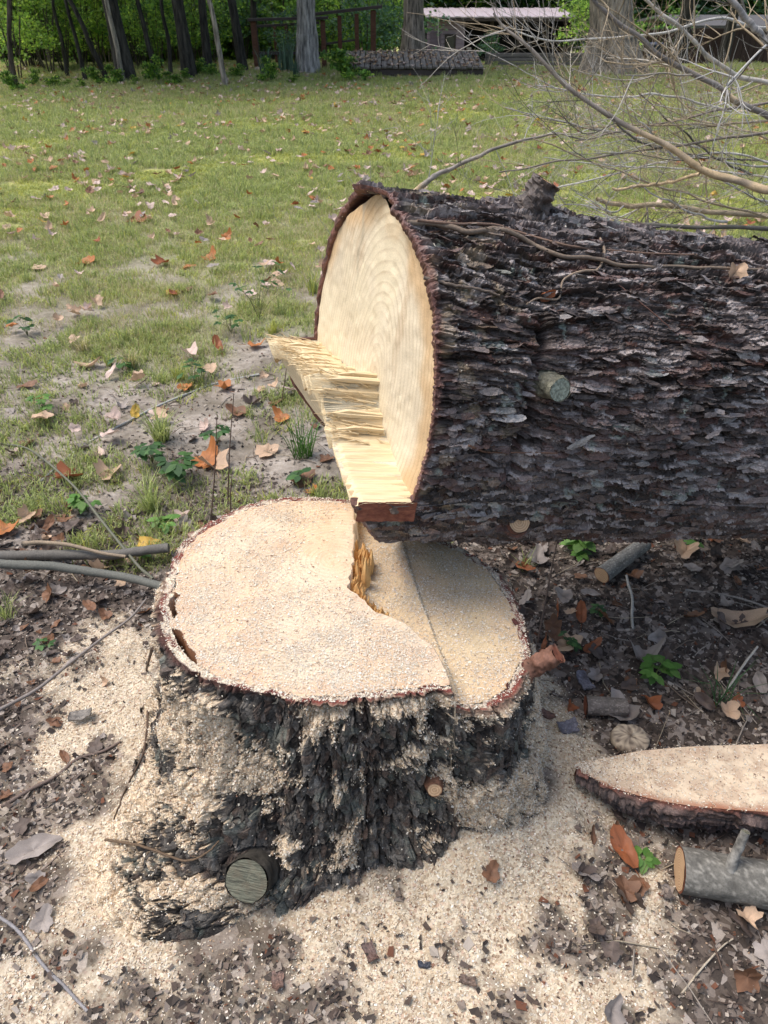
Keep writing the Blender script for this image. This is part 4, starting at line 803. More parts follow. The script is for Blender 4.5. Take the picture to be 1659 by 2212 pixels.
for s, c in rest:
    x, y, sz, cn, k, zn = c; q = ground_tilt(x, y, zn); V, F, C = LM_[cn][k]
    W = np.array(Matrix.Translation(Vector((x, y, float(terrain(x, y)) + (.040 if zn == 'lawn' else .004)))) @ euler_m(random.gauss(0, q), random.gauss(0, q), random.uniform(0, 6.28)) @ Matrix.Scale(sz, 4)); b.add(V @ W[:3, :3].T + W[:3, 3], F, C)
tag(obj('leaf_litter', b.mesh('leaf_litter', M['leaf'])), 'the many smaller dry leaves strewn over lawn and litter', 'leaf litter', kind='stuff')
# crumbs of leaf and bark between them
n = 120000; X = -1.9 + 4.2 * rng.random(n); Y = .3 + 3.6 * rng.random(n) ** 1.2; S_, G_, L_, Mo_ = masks(X, Y); dx = X - SC[0]; dy = Y - SC[1]; rr = np.hypot(dx, dy) - RB(np.degrees(np.arctan2(dy, dx)))
keep = (rng.random(n) < np.clip(L_ * .95 + .22 - 1.16 * S_, .03 + .10 * sst(.0, .4, fbm(X * 6, Y * 6, s=203)), 1) * (1 - .5 * sst(2.6, 3.3, Y))) & (rr > 0.0); X, Y = X[keep], Y[keep]; n = len(X)
CR = np.array([(.06, .048, .04), (.13, .10, .082), (.22, .18, .15), (.08, .058, .047), (.36, .31, .26), (.14, .06, .035), (.035, .027, .024)]); cc = CR[rng.choice(7, n, p=[.22, .2, .16, .18, .09, .05, .10])]
o = chips('litter_crumbs', np.stack([X, Y, terrain(X, Y)], -1), np.tile([0, 0, 1.], (n, 1)), rng.uniform(.003, .010, (n, 1)), cc, lift=.004, tilt=.8); tag(o, 'crumbs of leaf and bark covering the ground', 'leaf litter', kind='stuff')
# little twigs
b = Bag()
for k in range(800):
    if random.random() < .68: x = random.uniform(.38, 2.3); y = random.uniform(.55, 3.4)
    else: x = random.uniform(-1.7, .1); y = random.uniform(1.45, 3.2)
    if not offs(x, y): continue
    L = random.uniform(.03, .16); a = random.uniform(0, 6.28); z = float(terrain(x, y)) + .004; bend = random.uniform(-.2, .2)
    P = [(x, y, z), (x + L * .5 * math.cos(a), y + L * .5 * math.sin(a), z + random.uniform(0, .012)), (x + L * math.cos(a + bend), y + L * math.sin(a + bend), z + random.uniform(0, .02))]
    r0 = random.uniform(.0007, .0022); V, F = tube(P, [r0, r0, r0 * .6], 4, False); g = random.choice([(.16, .12, .09), (.28, .24, .20), (.09, .06, .045), (.34, .28, .2)]); b.add(V, F, g)
tag(obj('small_twigs', b.mesh('small_twigs', M['twig'])), 'countless thin dead twigs scattered in the litter', 'twigs', kind='stuff')

# ------------------------------------------------------------------ sticks lying about, each a thing
def stick(px, r0, r1, col, label, name='stick', cat='stick', hs=None, sides=7, n=30, group=None, jit=.25):
    pts = [gnd(x, y, (hs[i] if hs else 0) + r0 * .9) for i, (x, y) in enumerate(px)]; P = smooth_path(pts, n); n = len(P)
    s0 = random.randrange(99); P = P + (r0 * jit * 4) * np.stack([vnoise(np.linspace(0, n * .12, n), np.zeros(n), s=s0 + k) for k in (1, 2, 3)], -1)
    o = obj(name, tube_me(name, P, np.linspace(r0, r1, n), M['twig'], sides, col, rough=.12, seed=s0)); tag(o, label, cat, group); return o
stick([(0, 1226), (120, 1222), (250, 1224), (372, 1212)], .0165, .0145, (.13, .12, .105), 'upper of two grey barked branches poking at the stump from left', 'cut_branch', 'branch', [.03, .03, .035, .04], 14, 50, jit=.05)
stick([(0, 1257), (90, 1260), (200, 1268), (290, 1282), (358, 1302)], .014, .012, (.125, .125, .108), 'lower speckled grey branch ending at the left rim of the stump', 'cut_branch', 'branch', [.06, .06, .05, .05, .05], 14, 50, jit=.05)
stick([(60, 1208), (150, 1214), (280, 1240)], .008, .005, (.26, .20, .14), 'split brown sliver of wood lying over the grey branches', 'wood_sliver', 'stick', [.07, .07, .07])
stick([(90, 1040), (180, 965), (290, 905), (400, 855), (480, 825), (565, 812)], .0045, .0055, (.36, .36, .33), 'long pale grey stick lying across the bare soil', hs=[0] * 6, n=50)
stick([(0, 958), (70, 985), (150, 1060), (220, 1145), (300, 1240), (335, 1275)], .0035, .005, (.13, .13, .095), 'long bent greenish stick leaning down toward the grey branches', hs=[.0, .02, .05, .06, .05, .04], n=50)
stick([(0, 1550), (100, 1495), (200, 1435), (280, 1395), (338, 1362)], .005, .003, (.22, .19, .17), 'straight grey twig running from left edge up to the stump', hs=[.02, .03, .05, .08, .12], n=40)
stick([(0, 1745), (100, 1690), (180, 1640), (262, 1605)], .005, .003, (.15, .11, .09), 'dark twig lying on the sawdust at left', n=40)
stick([(-20, 1968), (40, 2010), (90, 2080), (150, 2140), (190, 2185)], .0036, .0028, (.24, .225, .225), 'pale grey twig in the bottom left corner', n=40, jit=.08)
stick([(0, 1900), (30, 1905), (90, 1880), (140, 1835)], .0025, .0015, (.20, .15, .12), 'fine forked twig on sawdust above the corner twig')
stick([(1348, 1262), (1362, 1300), (1368, 1360)], .004, .004, (.36, .34, .30), 'short pale stick right of the stump below the short log', hs=[.03, .02, 0])
stick([(1480, 1275), (1580, 1290), (1665, 1320)], .004, .003, (.30, .26, .22), 'thin grey twig in the litter near the right edge')
stick([(1440, 2190), (1500, 2110), (1545, 2060), (1582, 2028)], .0022, .0015, (.40, .34, .26), 'pale straw like stem at bottom right')
stick([(1560, 1510), (1600, 1450), (1625, 1420)], .0035, .003, (.42, .38, .32), 'short bleached stick in the litter at right', hs=[0, .02, .04])
stick([(1190, 1210), (1250, 1205), (1330, 1215), (1420, 1232)], .0025, .002, (.28, .22, .17), 'thin twig under the trunk behind the short log')
stick([(1160, 1390), (1180, 1290), (1202, 1200), (1206, 1165)], .003, .002, (.13, .09, .07), 'upright dark dead stem right behind the stump', 'dry_weed', 'weed', [0, .12, .24, .28])
for x, y0, y1, L in [(455, 1130, 895, 'tallest of the dead brown stems behind the stump'), (492, 1090, 850, 'thin reddish dead stem right of the tallest one'), (500, 1125, 1025, 'short crooked dead stem close to the rim of the stump'), (608, 870, 730, 'slender green brown stem by the splinters')]:
    b0 = gnd(x, y0); t0 = at_y(x + random.uniform(-14, 18), y1, b0[1]); P = smooth_path([b0, (b0 + t0) / 2 + [random.uniform(-.012, .012), 0, 0], t0], 20)
    o = obj('dry_weed', tube_me('dry_weed', P, np.linspace(.0028, .0014, 20), M['twig'], 5, (.14, .09, .07))); tag(o, L, 'weed')

# cut limb, short logs, wedge, disc
def cut_log(name, p0, p1, r0, r1, col, label, cat, endmat, seed, crack=False, rough=.05, end2=None):
    d = Vector(p1) - Vector(p0); root = empty(name, mat=Matrix.Translation(Vector(p0)) @ d.to_track_quat('X', 'Z').to_matrix().to_4x4()); L = d.length; n = 120; sd_ = 60
    x = np.linspace(0, L, n)[:, None]; th = np.linspace(0, 2 * np.pi, sd_, endpoint=False)[None]; r = r0 + (r1 - r0) * x / L
    nz = .5 * vnoise(x * 45 + 3, np.cos(th) * 3, np.sin(th) * 3, seed) + .4 * vnoise(x * 160, np.cos(th) * 8, np.sin(th) * 8, seed + 1)
    rr = r * (1 + rough * nz + .05 * vnoise(x * 9, np.cos(th), np.sin(th), seed + 2)); tone = np.clip(.5 + .6 * nz, 0, 1); c = lerpc(np.array(col) * .45, np.array(col) * 1.35, tone)
    sp = sst(.45, .6, vnoise(x * 220, np.cos(th) * 22, np.sin(th) * 22, seed + 4)); c = lerpc(c, np.array(col) * 2.4, sp * .5)
    V = np.stack([x + 0 * th, rr * np.cos(th), rr * np.sin(th)], -1); obj('bark', mesh_np('bark', V, grid_faces(n, sd_, True), M['twig'], c), root)
    e = obj('bark_ring', mesh_np('bark_ring', np.stack([np.stack([0 * th[0] - .001, rr[0] * f * np.cos(th[0]), rr[0] * f * np.sin(th[0])], -1) for f in (1.0, .90)]), grid_faces(2, sd_, True), M['inner_bark']), root)
    disc_end('sawn_end', r0 * .93, endmat, root, Matrix.Translation((-.002, 0, 0)) @ Matrix.Rotation(R(-90), 4, 'Y'), seed)
    if end2: disc_end('sawn_end', r1 * 1.0, endmat, root, Matrix.Translation((L, 0, 0)) @ Matrix.Rotation(R(90), 4, 'Y'), seed)
    tag(root, label, cat); return root
g0 = gnd(1470, 1925); limb = cut_log('cut_limb', (g0[0] - .005, g0[1] + .02, g0[2] + .046), (g0[0] + .62, g0[1] - .10, g0[2] + .05), .0435, .050, (.155, .145, .125), 'thick grey barked cut limb with pale sawn end at lower right', 'limb', M['small_end'], 31)
# small side shoot on the limb
bpy.context.view_layer.update()
q = Vector((g0[0] + .075, g0[1] + .0, g0[2] + .08)); stub(limb, 'side_shoot', q, q + Vector((.022, .03, .085)), .010, .0085, (.20, .19, .17), M['grey_end'], 33, .08)
g0 = gnd(1298, 1262); g1 = gnd(1392, 1200); cut_log('short_log', (g0[0], g0[1] + .01, .03), (g1[0] - .0, g1[1] + .02, .035), .0265, .024, (.20, .19, .17), 'short grey log with pale round end lying behind the stump at right', 'log', M['small_end'], 41, end2=True)
g0 = gnd(1262, 1540); cut_log('short_log', (g0[0], g0[1], .03), (g0[0] + .10, g0[1] - .008, .032), .024, .022, (.16, .135, .115), 'stubby weathered chunk of branch in the litter right of the stump', 'log', M['inner_bark'], 43, end2=True, rough=.12)
g0 = gnd(1358, 1605)
th = np.linspace(0, 2 * np.pi, 48, endpoint=False)[None]; f = np.array([0, .25, .5, .75, .95, 1.0, .97])[:, None]; zz = np.array([.026, .028, .026, .025, .022, .014, 0])[:, None]
V = np.stack([f * .046 * np.cos(th), f * .040 * np.sin(th), zz + .004 * vnoise(f * 5 + np.cos(th) * 3, np.sin(th) * 3, s=5)], -1); o = obj('wood_disc', mesh_np('wood_disc', V, grid_faces(7, 48, True), M['chips'], lerpc((.12, .09, .07), (.50, .41, .30), np.clip(.5 + .8 * vnoise(V[..., 0] * 260, V[..., 1] * 260, s=6), 0, 1)))); o.location = g0; tag(o, 'small round disc dusted with sawdust in the litter', 'wood disc')
# the wedge cut from the notch
def build_wedge():
    root = empty('felling_wedge', (0, 0, 0)); h = .115
    back = [(1246, 1652), (1330, 1632), (1420, 1618), (1540, 1611), (1680, 1607), (1830, 1605)]; front = [(1246, 1655), (1290, 1685), (1345, 1708), (1420, 1728), (1500, 1741), (1590, 1750), (1700, 1755), (1830, 1752)]
    B_ = smooth_path([at_h(x, y, h) for x, y in back], 120); F_ = smooth_path([at_h(x, y, h - .0) for x, y in front], 120); f = np.linspace(0, 1, 40)[:, None, None]
    V = B_[None] * (1 - f) + F_[None] * f; V[..., 2] += .0025 * vnoise(V[..., 0] * 30, V[..., 1] * 30, s=131) - .03 * (1 - f[..., 0]) * 0
    V0 = V.copy(); x = V[..., 0]; y = V[..., 1]; fr = f[..., 0] + 0 * x; c = lerpc((.50, .38, .27), (.66, .53, .38), np.clip(.5 + vnoise(x * 60, y * 60, s=132), 0, 1)); c = lerpc(c, (.36, .19, .12), sst(.88, .99, fr + .03 * vnoise(x * 50, y * 50, s=135)) * .9 + .25 * sst(.2, .6, vnoise(x * 20, y * 40, s=133)))
    c = lerpc(c, (.34, .2, .13), sst(.5, .8, vnoise(x * 300, y * 300, s=134)) * .6)
    obj('sawn_face', mesh_np('sawn_face', V, grid_faces(40, 120), M['chips'], c), root)
    g = np.linspace(0, 1, 40)[:, None]; s_ = np.linspace(0, .8, 120)[None]; d, r1, r2, r3, e1, e2 = bark_disp(s_ * 1.0 + 0 * g, g * .11 + 0 * s_, 140)
    out = np.array([-.25, -.97, 0]); ti = np.linspace(0, 1, 120)[None]; side = (out[None, None] * (.020 * sst(0, .25, g) - .05 * g ** 1.6 + d * 1.2 * sst(0, .1, g))[..., None])
    V = F_[None] + side; V[..., 2] -= (h * .93 * (1 - .45 * np.exp(-ti / .12))) * g; tone = np.clip(.35 + .8 * (r2 - .5) + .5 * (r3 - .5), 0, 1); c = lerpc((.035, .022, .018), (.17, .11, .09), tone); c = lerpc(c, (.26, .09, .055), sst(.13, .0, g) + 0 * tone)
    obj('bark', mesh_np('bark', V, grid_faces(40, 120), M['bark'], c), root)
    V = np.stack([B_, B_ * [1, 1, 0] + [0, .004, .004]]); obj('back_face', mesh_np('back_face', V, grid_faces(2, 120)[:, ::-1], M['inner_bark']), root)
    k_ = rng.integers(0, 40 * 120, 5200); P_ = V0.reshape(-1, 3)[k_] + rng.normal(size=(5200, 3)) * [.004, .004, 0]; o = chips('sawdust', P_, np.tile([0, 0, 1.], (5200, 1)), rng.uniform(.0010, .0022, (5200, 1)), pal(5200), root, tilt=.3); tag(o, kind='stuff')
    tag(root, 'half moon wedge of wood with thick bark lying sawn face up at right', 'wood wedge')
build_wedge()
# thin twig across the front of the wedge
stick([(1530, 1770), (1580, 1760), (1659, 1763)], .0022, .0018, (.22, .12, .08), 'thin reddish twig in front of the wedge of wood', hs=[.08] * 3)
# bark flakes fallen in the litter
def flake(x, y, s, col, label, seed, lift=.0):
    g = gnd(x, y); n = 12; u = np.linspace(-1, 1, n); X, Y = np.meshgrid(u, u * .6, indexing='ij'); k = 1 + .2 * vnoise(X * 3 + seed, Y * 3); X = X * k; Z = .10 * vnoise(X * 5 + seed, Y * 7) + .25 * X * X
    T = np.stack([X, Y * k, Z], -1) * s; Bt = T - [0, 0, s * .16]; V = np.concatenate([T.reshape(-1, 3), Bt.reshape(-1, 3)]); F = grid_faces(n, n); rim = list(range(n)) + [i * n + n - 1 for i in range(1, n)] + [n * n - 1 - i for i in range(1, n)] + [i * n for i in range(n - 2, 0, -1)]
    m = n * n; W = np.array([[rim[i], rim[(i + 1) % len(rim)], rim[(i + 1) % len(rim)] + m, rim[i] + m] for i in range(len(rim))]); C = lerpc(np.array(col) * .5, np.array(col) * 1.6, np.clip(.5 + .5 * vnoise(V[:, 0] / s * 7, V[:, 1] / s * 7, s=seed), 0, 1))
    o = obj('bark_flake', mesh_np('bark_flake', V, np.vstack([F, F[:, ::-1] + m, W]), M['bark'], C)); o.matrix_world = Matrix.Translation(Vector(g) + Vector((0, 0, s * .3 + lift))) @ euler_m(random.uniform(-.3, .3), random.uniform(-.3, .3), random.uniform(0, 6)); tag(o, label, 'bark flake')
flake(1262, 1475, .026, (.14, .13, .15), 'bluish grey flake of bark right of the stump above the wood chunk', 1); flake(1225, 1575, .028, (.13, .12, .14), 'dark scaly bark flake close to the right foot of the stump', 2); flake(1180, 1545, .02, (.12, .06, .045), 'reddish bark crumb at the foot of the stump right side', 3)
flake(180, 1555, .026, (.16, .14, .12), 'lifted dark bark flake on the sawdust left of the stump', 4, .012); flake(915, 2085, .011, (.03, .035, .05), 'small blue black bark scrap on the sawdust in front', 5); flake(1010, 2120, .016, (.13, .09, .07), 'little brown bark scrap front right of the black one', 6); flake(800, 2060, .018, (.10, .06, .05), 'brown bark scrap just below the front foot of the stump', 7)
flake(1440, 1930, .016, (.12, .10, .09), 'grey bark scrap left of the thick cut limb', 8); flake(600, 2120, .018, (.15, .09, .07), 'reddish scrap of bark low in the sawdust in front', 9)

# ------------------------------------------------------------------ small plants
def seedling(x, y, hpx, n, wpx, cols, label, seed, group=None, flat=False):
    r = random.Random(seed); g = gnd(x, y); d = proj(g)[2]; Hh = hpx / FPX * d; ls = .78 * wpx / FPX * d; n = int(n * 1.4) + 1; root = empty('seedling', tuple(g)); S = Bag(); Lf = Bag()
    for k in range(n):
        a = r.uniform(0, 6.28); L = Hh * r.uniform(.5, 1); sp = Hh * r.uniform(.1, .6); tip = np.array([sp * math.cos(a), sp * math.sin(a), L * (1 if not flat else .3)])
        V, F = tube([(0, 0, 0), tip * [.4, .4, .6], tip], [.0012, .001, .0006], 4, False); S.add(V, F, (.12, .13, .05))
        for j in range(3):
            a2 = a + (j - 1) * 1.1; u = np.array([math.cos(a2), math.sin(a2), r.uniform(-.35, .15)]); w_ = np.array([-math.sin(a2), math.cos(a2), 0]); l = ls * r.uniform(.6, 1.1); W_ = l * .32
            V = np.array([tip, tip + u * l * .35 - w_ * W_, tip + u * l * .7 - w_ * W_ * .8 - [0, 0, l * .06], tip + u * l - [0, 0, l * .15], tip + u * l * .7 + w_ * W_ * .8 - [0, 0, l * .06], tip + u * l * .35 + w_ * W_, tip + u * l * .55 - [0, 0, l * .05]])
            Lf.add(V, np.array([[0, 1, 2, 6], [6, 2, 3, 4], [0, 6, 4, 5]]), np.array(r.choice(cols)) * r.uniform(.8, 1.2))
    obj('stems', S.mesh('stems', M['twig']), root); o = obj('leaves', Lf.mesh('leaves', M['green'], True), root); tag(root, label, 'seedling', group)
G1 = [(.06, .14, .045), (.09, .19, .055), (.05, .11, .04)]; G2 = [(.11, .24, .05), (.16, .30, .07)]
SEED = [(390, 1040, 60, 8, 40, G1, 'cluster of dark green three part leaves at left among orange leaves'), (190, 1105, 40, 5, 34, G2, 'light green seedling left of the bent stick'), (365, 1140, 30, 3, 36, G2, 'bright single leaf sprig right of the bent stick'), (305, 1215, 30, 2, 24, G2, 'tiny lime sprout growing between the grey branches'),
        (265, 800, 30, 3, 30, G1, 'pale green leaf pair on bare soil left of the grey stick'), (420, 830, 45, 5, 24, G1, 'small weed beside the long grey stick'), (100, 890, 40, 6, 22, G2, 'low weedy tuft with small leaves at far left'), (60, 725, 40, 6, 22, G1, 'dark leafy weed on the clay at far left'),
        (660, 1050, 35, 2, 40, G1, 'dark green leaf sprig just left of the trunk above the stump'), (1262, 1175, 45, 3, 56, G2, 'bright green toothed leaf under the trunk behind the stump'), (1255, 1200, 20, 3, 30, G2, 'low light sprig in front of the bright toothed leaf'), (1408, 1475, 60, 6, 40, G2, 'yellow green sprig in the litter at right'),
        (1225, 1400, 35, 4, 20, G1, 'little green weed close behind the red spur'), (1385, 1860, 20, 3, 36, G2, 'small green leaves beside the pale end of the thick limb'), (1290, 1325, 22, 3, 20, G1, 'tiny green sprout below the short log'), (560, 690, 110, 9, 20, G1, 'tall thin weed on bare soil left of the sawn face'), (500, 720, 50, 6, 20, G1, 'low weed left of the tall thin weed'),
        (330, 1000, 50, 8, 30, G1, 'green ivy like patch above the dark cluster'), (470, 960, 40, 6, 26, G1, 'weed patch between orange leaf and long stick'), (1500, 1175, 25, 3, 26, G2, 'light green shoot near right edge under the trunk'), (95, 1400, 30, 3, 20, G1, 'lone green sprout on the sawdust at left')]
for k, s in enumerate(SEED): seedling(*s, 500 + k)
def grass_tuft(x, y, hpx, n, cols, label, seed, w=.0016, bend=.7):
    g = gnd(x, y); h = hpx / FPX * proj(g)[2]; o = obj('grass_tuft', blades('grass_tuft', n, h * .28, h, w, cols, bend, seed)); o.location = g; tag(o, label, 'grass tuft')
grass_tuft(655, 985, 75, 70, [(.06, .15, .03), (.10, .20, .04)], 'tall dark green grass tuft just left of the trunk', 61, .0022); grass_tuft(285, 795, 40, 110, DC + YC[:1] + GC[:1], 'round yellowish dry grass tuft on bare soil, the right one', 62, .0022); grass_tuft(180, 762, 38, 80, DC + YC[1:], 'straw coloured grass tuft on bare clay, further left', 63, .0022)
grass_tuft(388, 822, 34, 50, YC + GC[:1], 'small light grass tuft beside the long stick', 64, .002); grass_tuft(350, 950, 60, 120, GC, 'wide green grass clump in the weeds left', 65, .002, 1.1); grass_tuft(330, 1100, 60, 90, GC, 'grass clump in the litter behind the branches', 66, .0018, 1.0); grass_tuft(680, 635, 60, 50, YC + GC, 'light green grass tuft beside the sawn face', 67, .003)
grass_tuft(1560, 1520, 90, 22, [(.06, .14, .05)], 'thin dark grass blades in litter at right edge', 68, .0014, 1.2); grass_tuft(20, 1330, 60, 40, GC, 'grass tuft at left edge under the grey branches', 69, .0014, .8); grass_tuft(590, 720, 30, 40, YC, 'tiny lime grass tuft left of the splinters', 70, .002); grass_tuft(1130, 1230, 40, 30, GC, 'sparse grass blades right behind the stump', 71, .0012)
grass_tuft(90, 905, 30, 60, GC, 'short grass clump on clay at far left', 72, .002); grass_tuft(235, 790, 26, 40, YC + GC, 'grass blades under the long tan leaf on the clay', 73, .002)

# ------------------------------------------------------------------ dead brush behind the trunk
def grow(P0, d0, L, r0, depth, out, r, curve=.9):
    n = max(6, int(L / .05)); d = np.array(d0, float); P = [np.array(P0, float)]; k = np.array([r.uniform(-1, 1), r.uniform(-1, 1), r.uniform(-.6, 1.0)]) * curve; 
    for i in range(n):
        d = d + k * (L / n) * 2.2 + np.array([r.gauss(0, 1), r.gauss(0, 1), r.gauss(0, 1)]) * .07; d /= np.linalg.norm(d) + 1e-9; P.append(P[-1] + d * L / n)
    P = np.array(P); P[:, 2] = np.maximum(P[:, 2], .01); out.append((P, np.linspace(r0, r0 * .35, len(P))))
    if depth > 0:
        for j in range(r.randint(2, 5)):
            i = r.randint(1, len(P) - 2); dd = P[i + 1] - P[i]; dd /= np.linalg.norm(dd) + 1e-9; s = np.array([r.gauss(0, 1), r.gauss(0, 1), r.gauss(0, 1) + .3]); s /= np.linalg.norm(s); e = dd * .75 + s * .75; grow(P[i], e / np.linalg.norm(e), L * r.uniform(.35, .75), r0 * .62, depth - 1, out, r, curve * 1.3)
GREY = (.44, .42, .39); PEEL = (.47, .35, .21); DARK = (.13, .12, .10); TAN = (.38, .30, .20)
def limb_px(px, Ys, r0, r1, col, label, seed, ntw, tw_l, peel=None, depth=2, name='dead_branch'):
    r = random.Random(seed); P = smooth_path([at_y(x, y, Y) for (x, y), Y in zip(px, Ys)], 70); P[:, 2] = np.maximum(P[:, 2], .02)
    s = seed; P += .006 * np.stack([vnoise(np.linspace(0, 12, 70), np.zeros(70), s=s + k) for k in (1, 2, 3)], -1); root = empty(name, tuple(P[0])); rad = np.linspace(r0, r1, 70) * (1 + .12 * vnoise(np.linspace(0, 30, 70), np.zeros(70), s=s))
    V, F = tube(P - P[0], rad, 9, False); t = np.repeat(np.linspace(0, 1, 70), 9); c = np.tile(np.array(col), (len(V), 1))
    if peel: m = sst(peel[0] - .04, peel[0] + .04, t) * sst(peel[1] + .04, peel[1] - .04, t) * (.35 + .65 * sst(-.5, .1, vnoise(t * 14, V[:, 2] * 30, s=s + 9))); c = lerpc(c, PEEL, m)
    c = c * (1 + .35 * vnoise(t * 60, V[:, 2] * 60, s=s + 8))[:, None]; obj('main_stem', mesh_np('main_stem', V, F, M['twig'], np.clip(c, 0, 1)), root)
    for j in range(ntw):
        out = []; i = min(68, int(r.uniform(.05, 1) * 66) + 1); dd = P[i + 1] - P[i]; dd /= np.linalg.norm(dd); sv = np.array([r.gauss(0, 1), r.gauss(0, .8), r.gauss(0, 1) + .25]); sv /= np.linalg.norm(sv); e = dd * .8 + sv * .8
        grow(P[i], e / np.linalg.norm(e), tw_l * r.uniform(.5, 1.3), max(r1 * .6, .0020), depth, out, r); b = Bag(); cc = np.array(r.choice([GREY, (.44, .40, .34), TAN, DARK, TAN]))
        for Pq, rq in out: V, F = tube(Pq - P[0], rq, 4, False); b.add(V, F, cc * r.uniform(.7, 1.2))
        obj('twig', b.mesh('twig', M['twig'], True), root)
    tag(root, label, 'dead branch', 'dead branches of the brush pile behind the trunk'); return root
limb_px([(1760, 425), (1659, 412), (1600, 392), (1520, 368), (1430, 312), (1330, 262), (1225, 188), (1140, 105), (1085, 60), (1068, 30)], [3.1, 3.15, 3.2, 3.25, 3.3, 3.35, 3.4, 3.45, 3.5, 3.5], .018, .004, (.22, .19, .16), 'thickest peeling branch with yellow bare patches sweeping up to the left', 901, 13, .50, (.03, .50))
limb_px([(1760, 300), (1659, 252), (1600, 222), (1545, 186), (1440, 128), (1395, 92), (1330, 40), (1270, -10)], [3.6] * 8, .014, .008, (.20, .18, .16), 'dark branch crossing above the peeling one, with one torn yellow spot', 902, 7, .42, (.30, .38))
limb_px([(1760, 220), (1659, 95), (1620, 50), (1560, -20)], [3.3] * 4, .013, .010, (.30, .28, .26), 'smooth grey branch in the upper right corner', 903, 6, .4)
limb_px([(1760, 210), (1690, 190), (1600, 165), (1530, 120), (1490, 80), (1430, 30), (1385, -15)], [3.9] * 7, .012, .007, (.40, .37, .32), 'pale branch running down from top edge right of the broad tree', 904, 6, .40)
limb_px([(893, 416), (930, 388), (960, 370), (1010, 345), (1060, 328), (1150, 300), (1210, 290), (1260, 300)], [3.6, 3.6, 3.7, 3.7, 3.7, 3.8, 3.8, 3.8], .014, .003, (.26, .23, .20), 'branch with torn orange end reaching down onto the lawn at left of the pile', 905, 6, .40, (0, .07))
limb_px([(1760, 498), (1659, 495), (1500, 490), (1330, 482), (1200, 474), (1050, 486), (1010, 495)], [3.2] * 7, .011, .004, DARK, 'long dark branch lying low right behind the trunk', 906, 6, .35)
limb_px([(1760, 470), (1659, 468), (1540, 458), (1430, 442), (1350, 445), (1290, 428)], [3.7] * 6, .014, .010, TAN, 'tan bare branch lying flat above the dark one', 907, 4, .35)
limb_px([(1760, 215), (1659, 222), (1550, 240), (1440, 262), (1330, 285), (1240, 305)], [3.8] * 6, .007, .003, (.24, .20, .17), 'slender dark branch running level across the middle of the pile', 908, 8, .4)
limb_px([(1760, 270), (1659, 284), (1560, 300), (1450, 318), (1330, 335), (1200, 350), (1080, 375)], [3.5] * 7, .007, .003, (.20, .17, .14), 'slender brown branch just below the level dark one', 909, 8, .4)
limb_px([(1760, 20), (1659, 60), (1560, 40), (1440, 70), (1330, 80), (1200, 88), (1110, 70)], [4.0] * 7, .008, .003, (.42, .41, .38), 'bleached branch crossing in front of the broad tree trunk', 910, 5, .35)
limb_px([(1510, 377), (1440, 395), (1380, 402), (1320, 410)], [3.2, 3.3, 3.3, 3.3], .007, .006, PEEL, 'short bare orange branch under the thick peeling one', 911, 1, .2)
limb_px([(1659, 350), (1560, 330), (1420, 352), (1250, 395), (1150, 425), (1050, 440)], [4.2] * 6, .006, .003, GREY, 'thin grey branch low in the pile reaching furthest left', 912, 7, .4)
tw = []
for k in range(13):
    x0 = random.uniform(1450, 1760); y0 = random.uniform(230, 490); x1 = random.uniform(1080, 1480); tw.append((x0, y0, x1, y0 + random.uniform(-190, 40), random.uniform(3.4, 4.8)))
tw.sort(key=lambda q: q[2]); ORD = 'first second third fourth fifth sixth seventh eighth ninth tenth eleventh twelfth thirteenth'.split()
for k, (x0, y0, x1, y1, Y) in enumerate(tw):
    cn, cc = (('silvery grey', GREY), ('bleached', (.46, .44, .40)), ('tan', TAN), ('dark', DARK))[(k * 7) % 4]
    limb_px([(x0, y0), ((x0 * 2 + x1) / 3, y0 + (y1 - y0) * .25 + random.uniform(-20, 20)), ((x0 + 2 * x1) / 3, y0 + (y1 - y0) * .6), (x1, max(y1, 20))], [Y] * 4, .006, .0025, cc, '%s thin twiggy branch of the brush, its tip %s from the left' % (cn, ORD[k]), 920 + k, 8, .42)
# one spindly sapling switch in the lawn
def switch(px, label, r=.003):
    g = gnd(*px[0]); P = smooth_path([g] + [at_y(x, y, g[1]) for x, y in px[1:]], 16); o = obj('dry_switch', tube_me('dry_switch', P, np.linspace(r, r * .5, 16), M['twig'], 5, (.34, .32, .30))); tag(o, label, 'twig')
switch([(800, 425), (801, 385), (799, 338)], 'upright thin grey switch on the lawn above the trunk end'); switch([(768, 432), (764, 400), (752, 380)], 'bent grey switch left of the upright one'); switch([(735, 560), (715, 510), (675, 450)], 'long bare twig slanting on the lawn left of the sawn face', .0022); switch([(735, 490), (670, 497), (600, 478), (590, 430)], 'curving thin twig on the lawn beside the slanting one', .002)

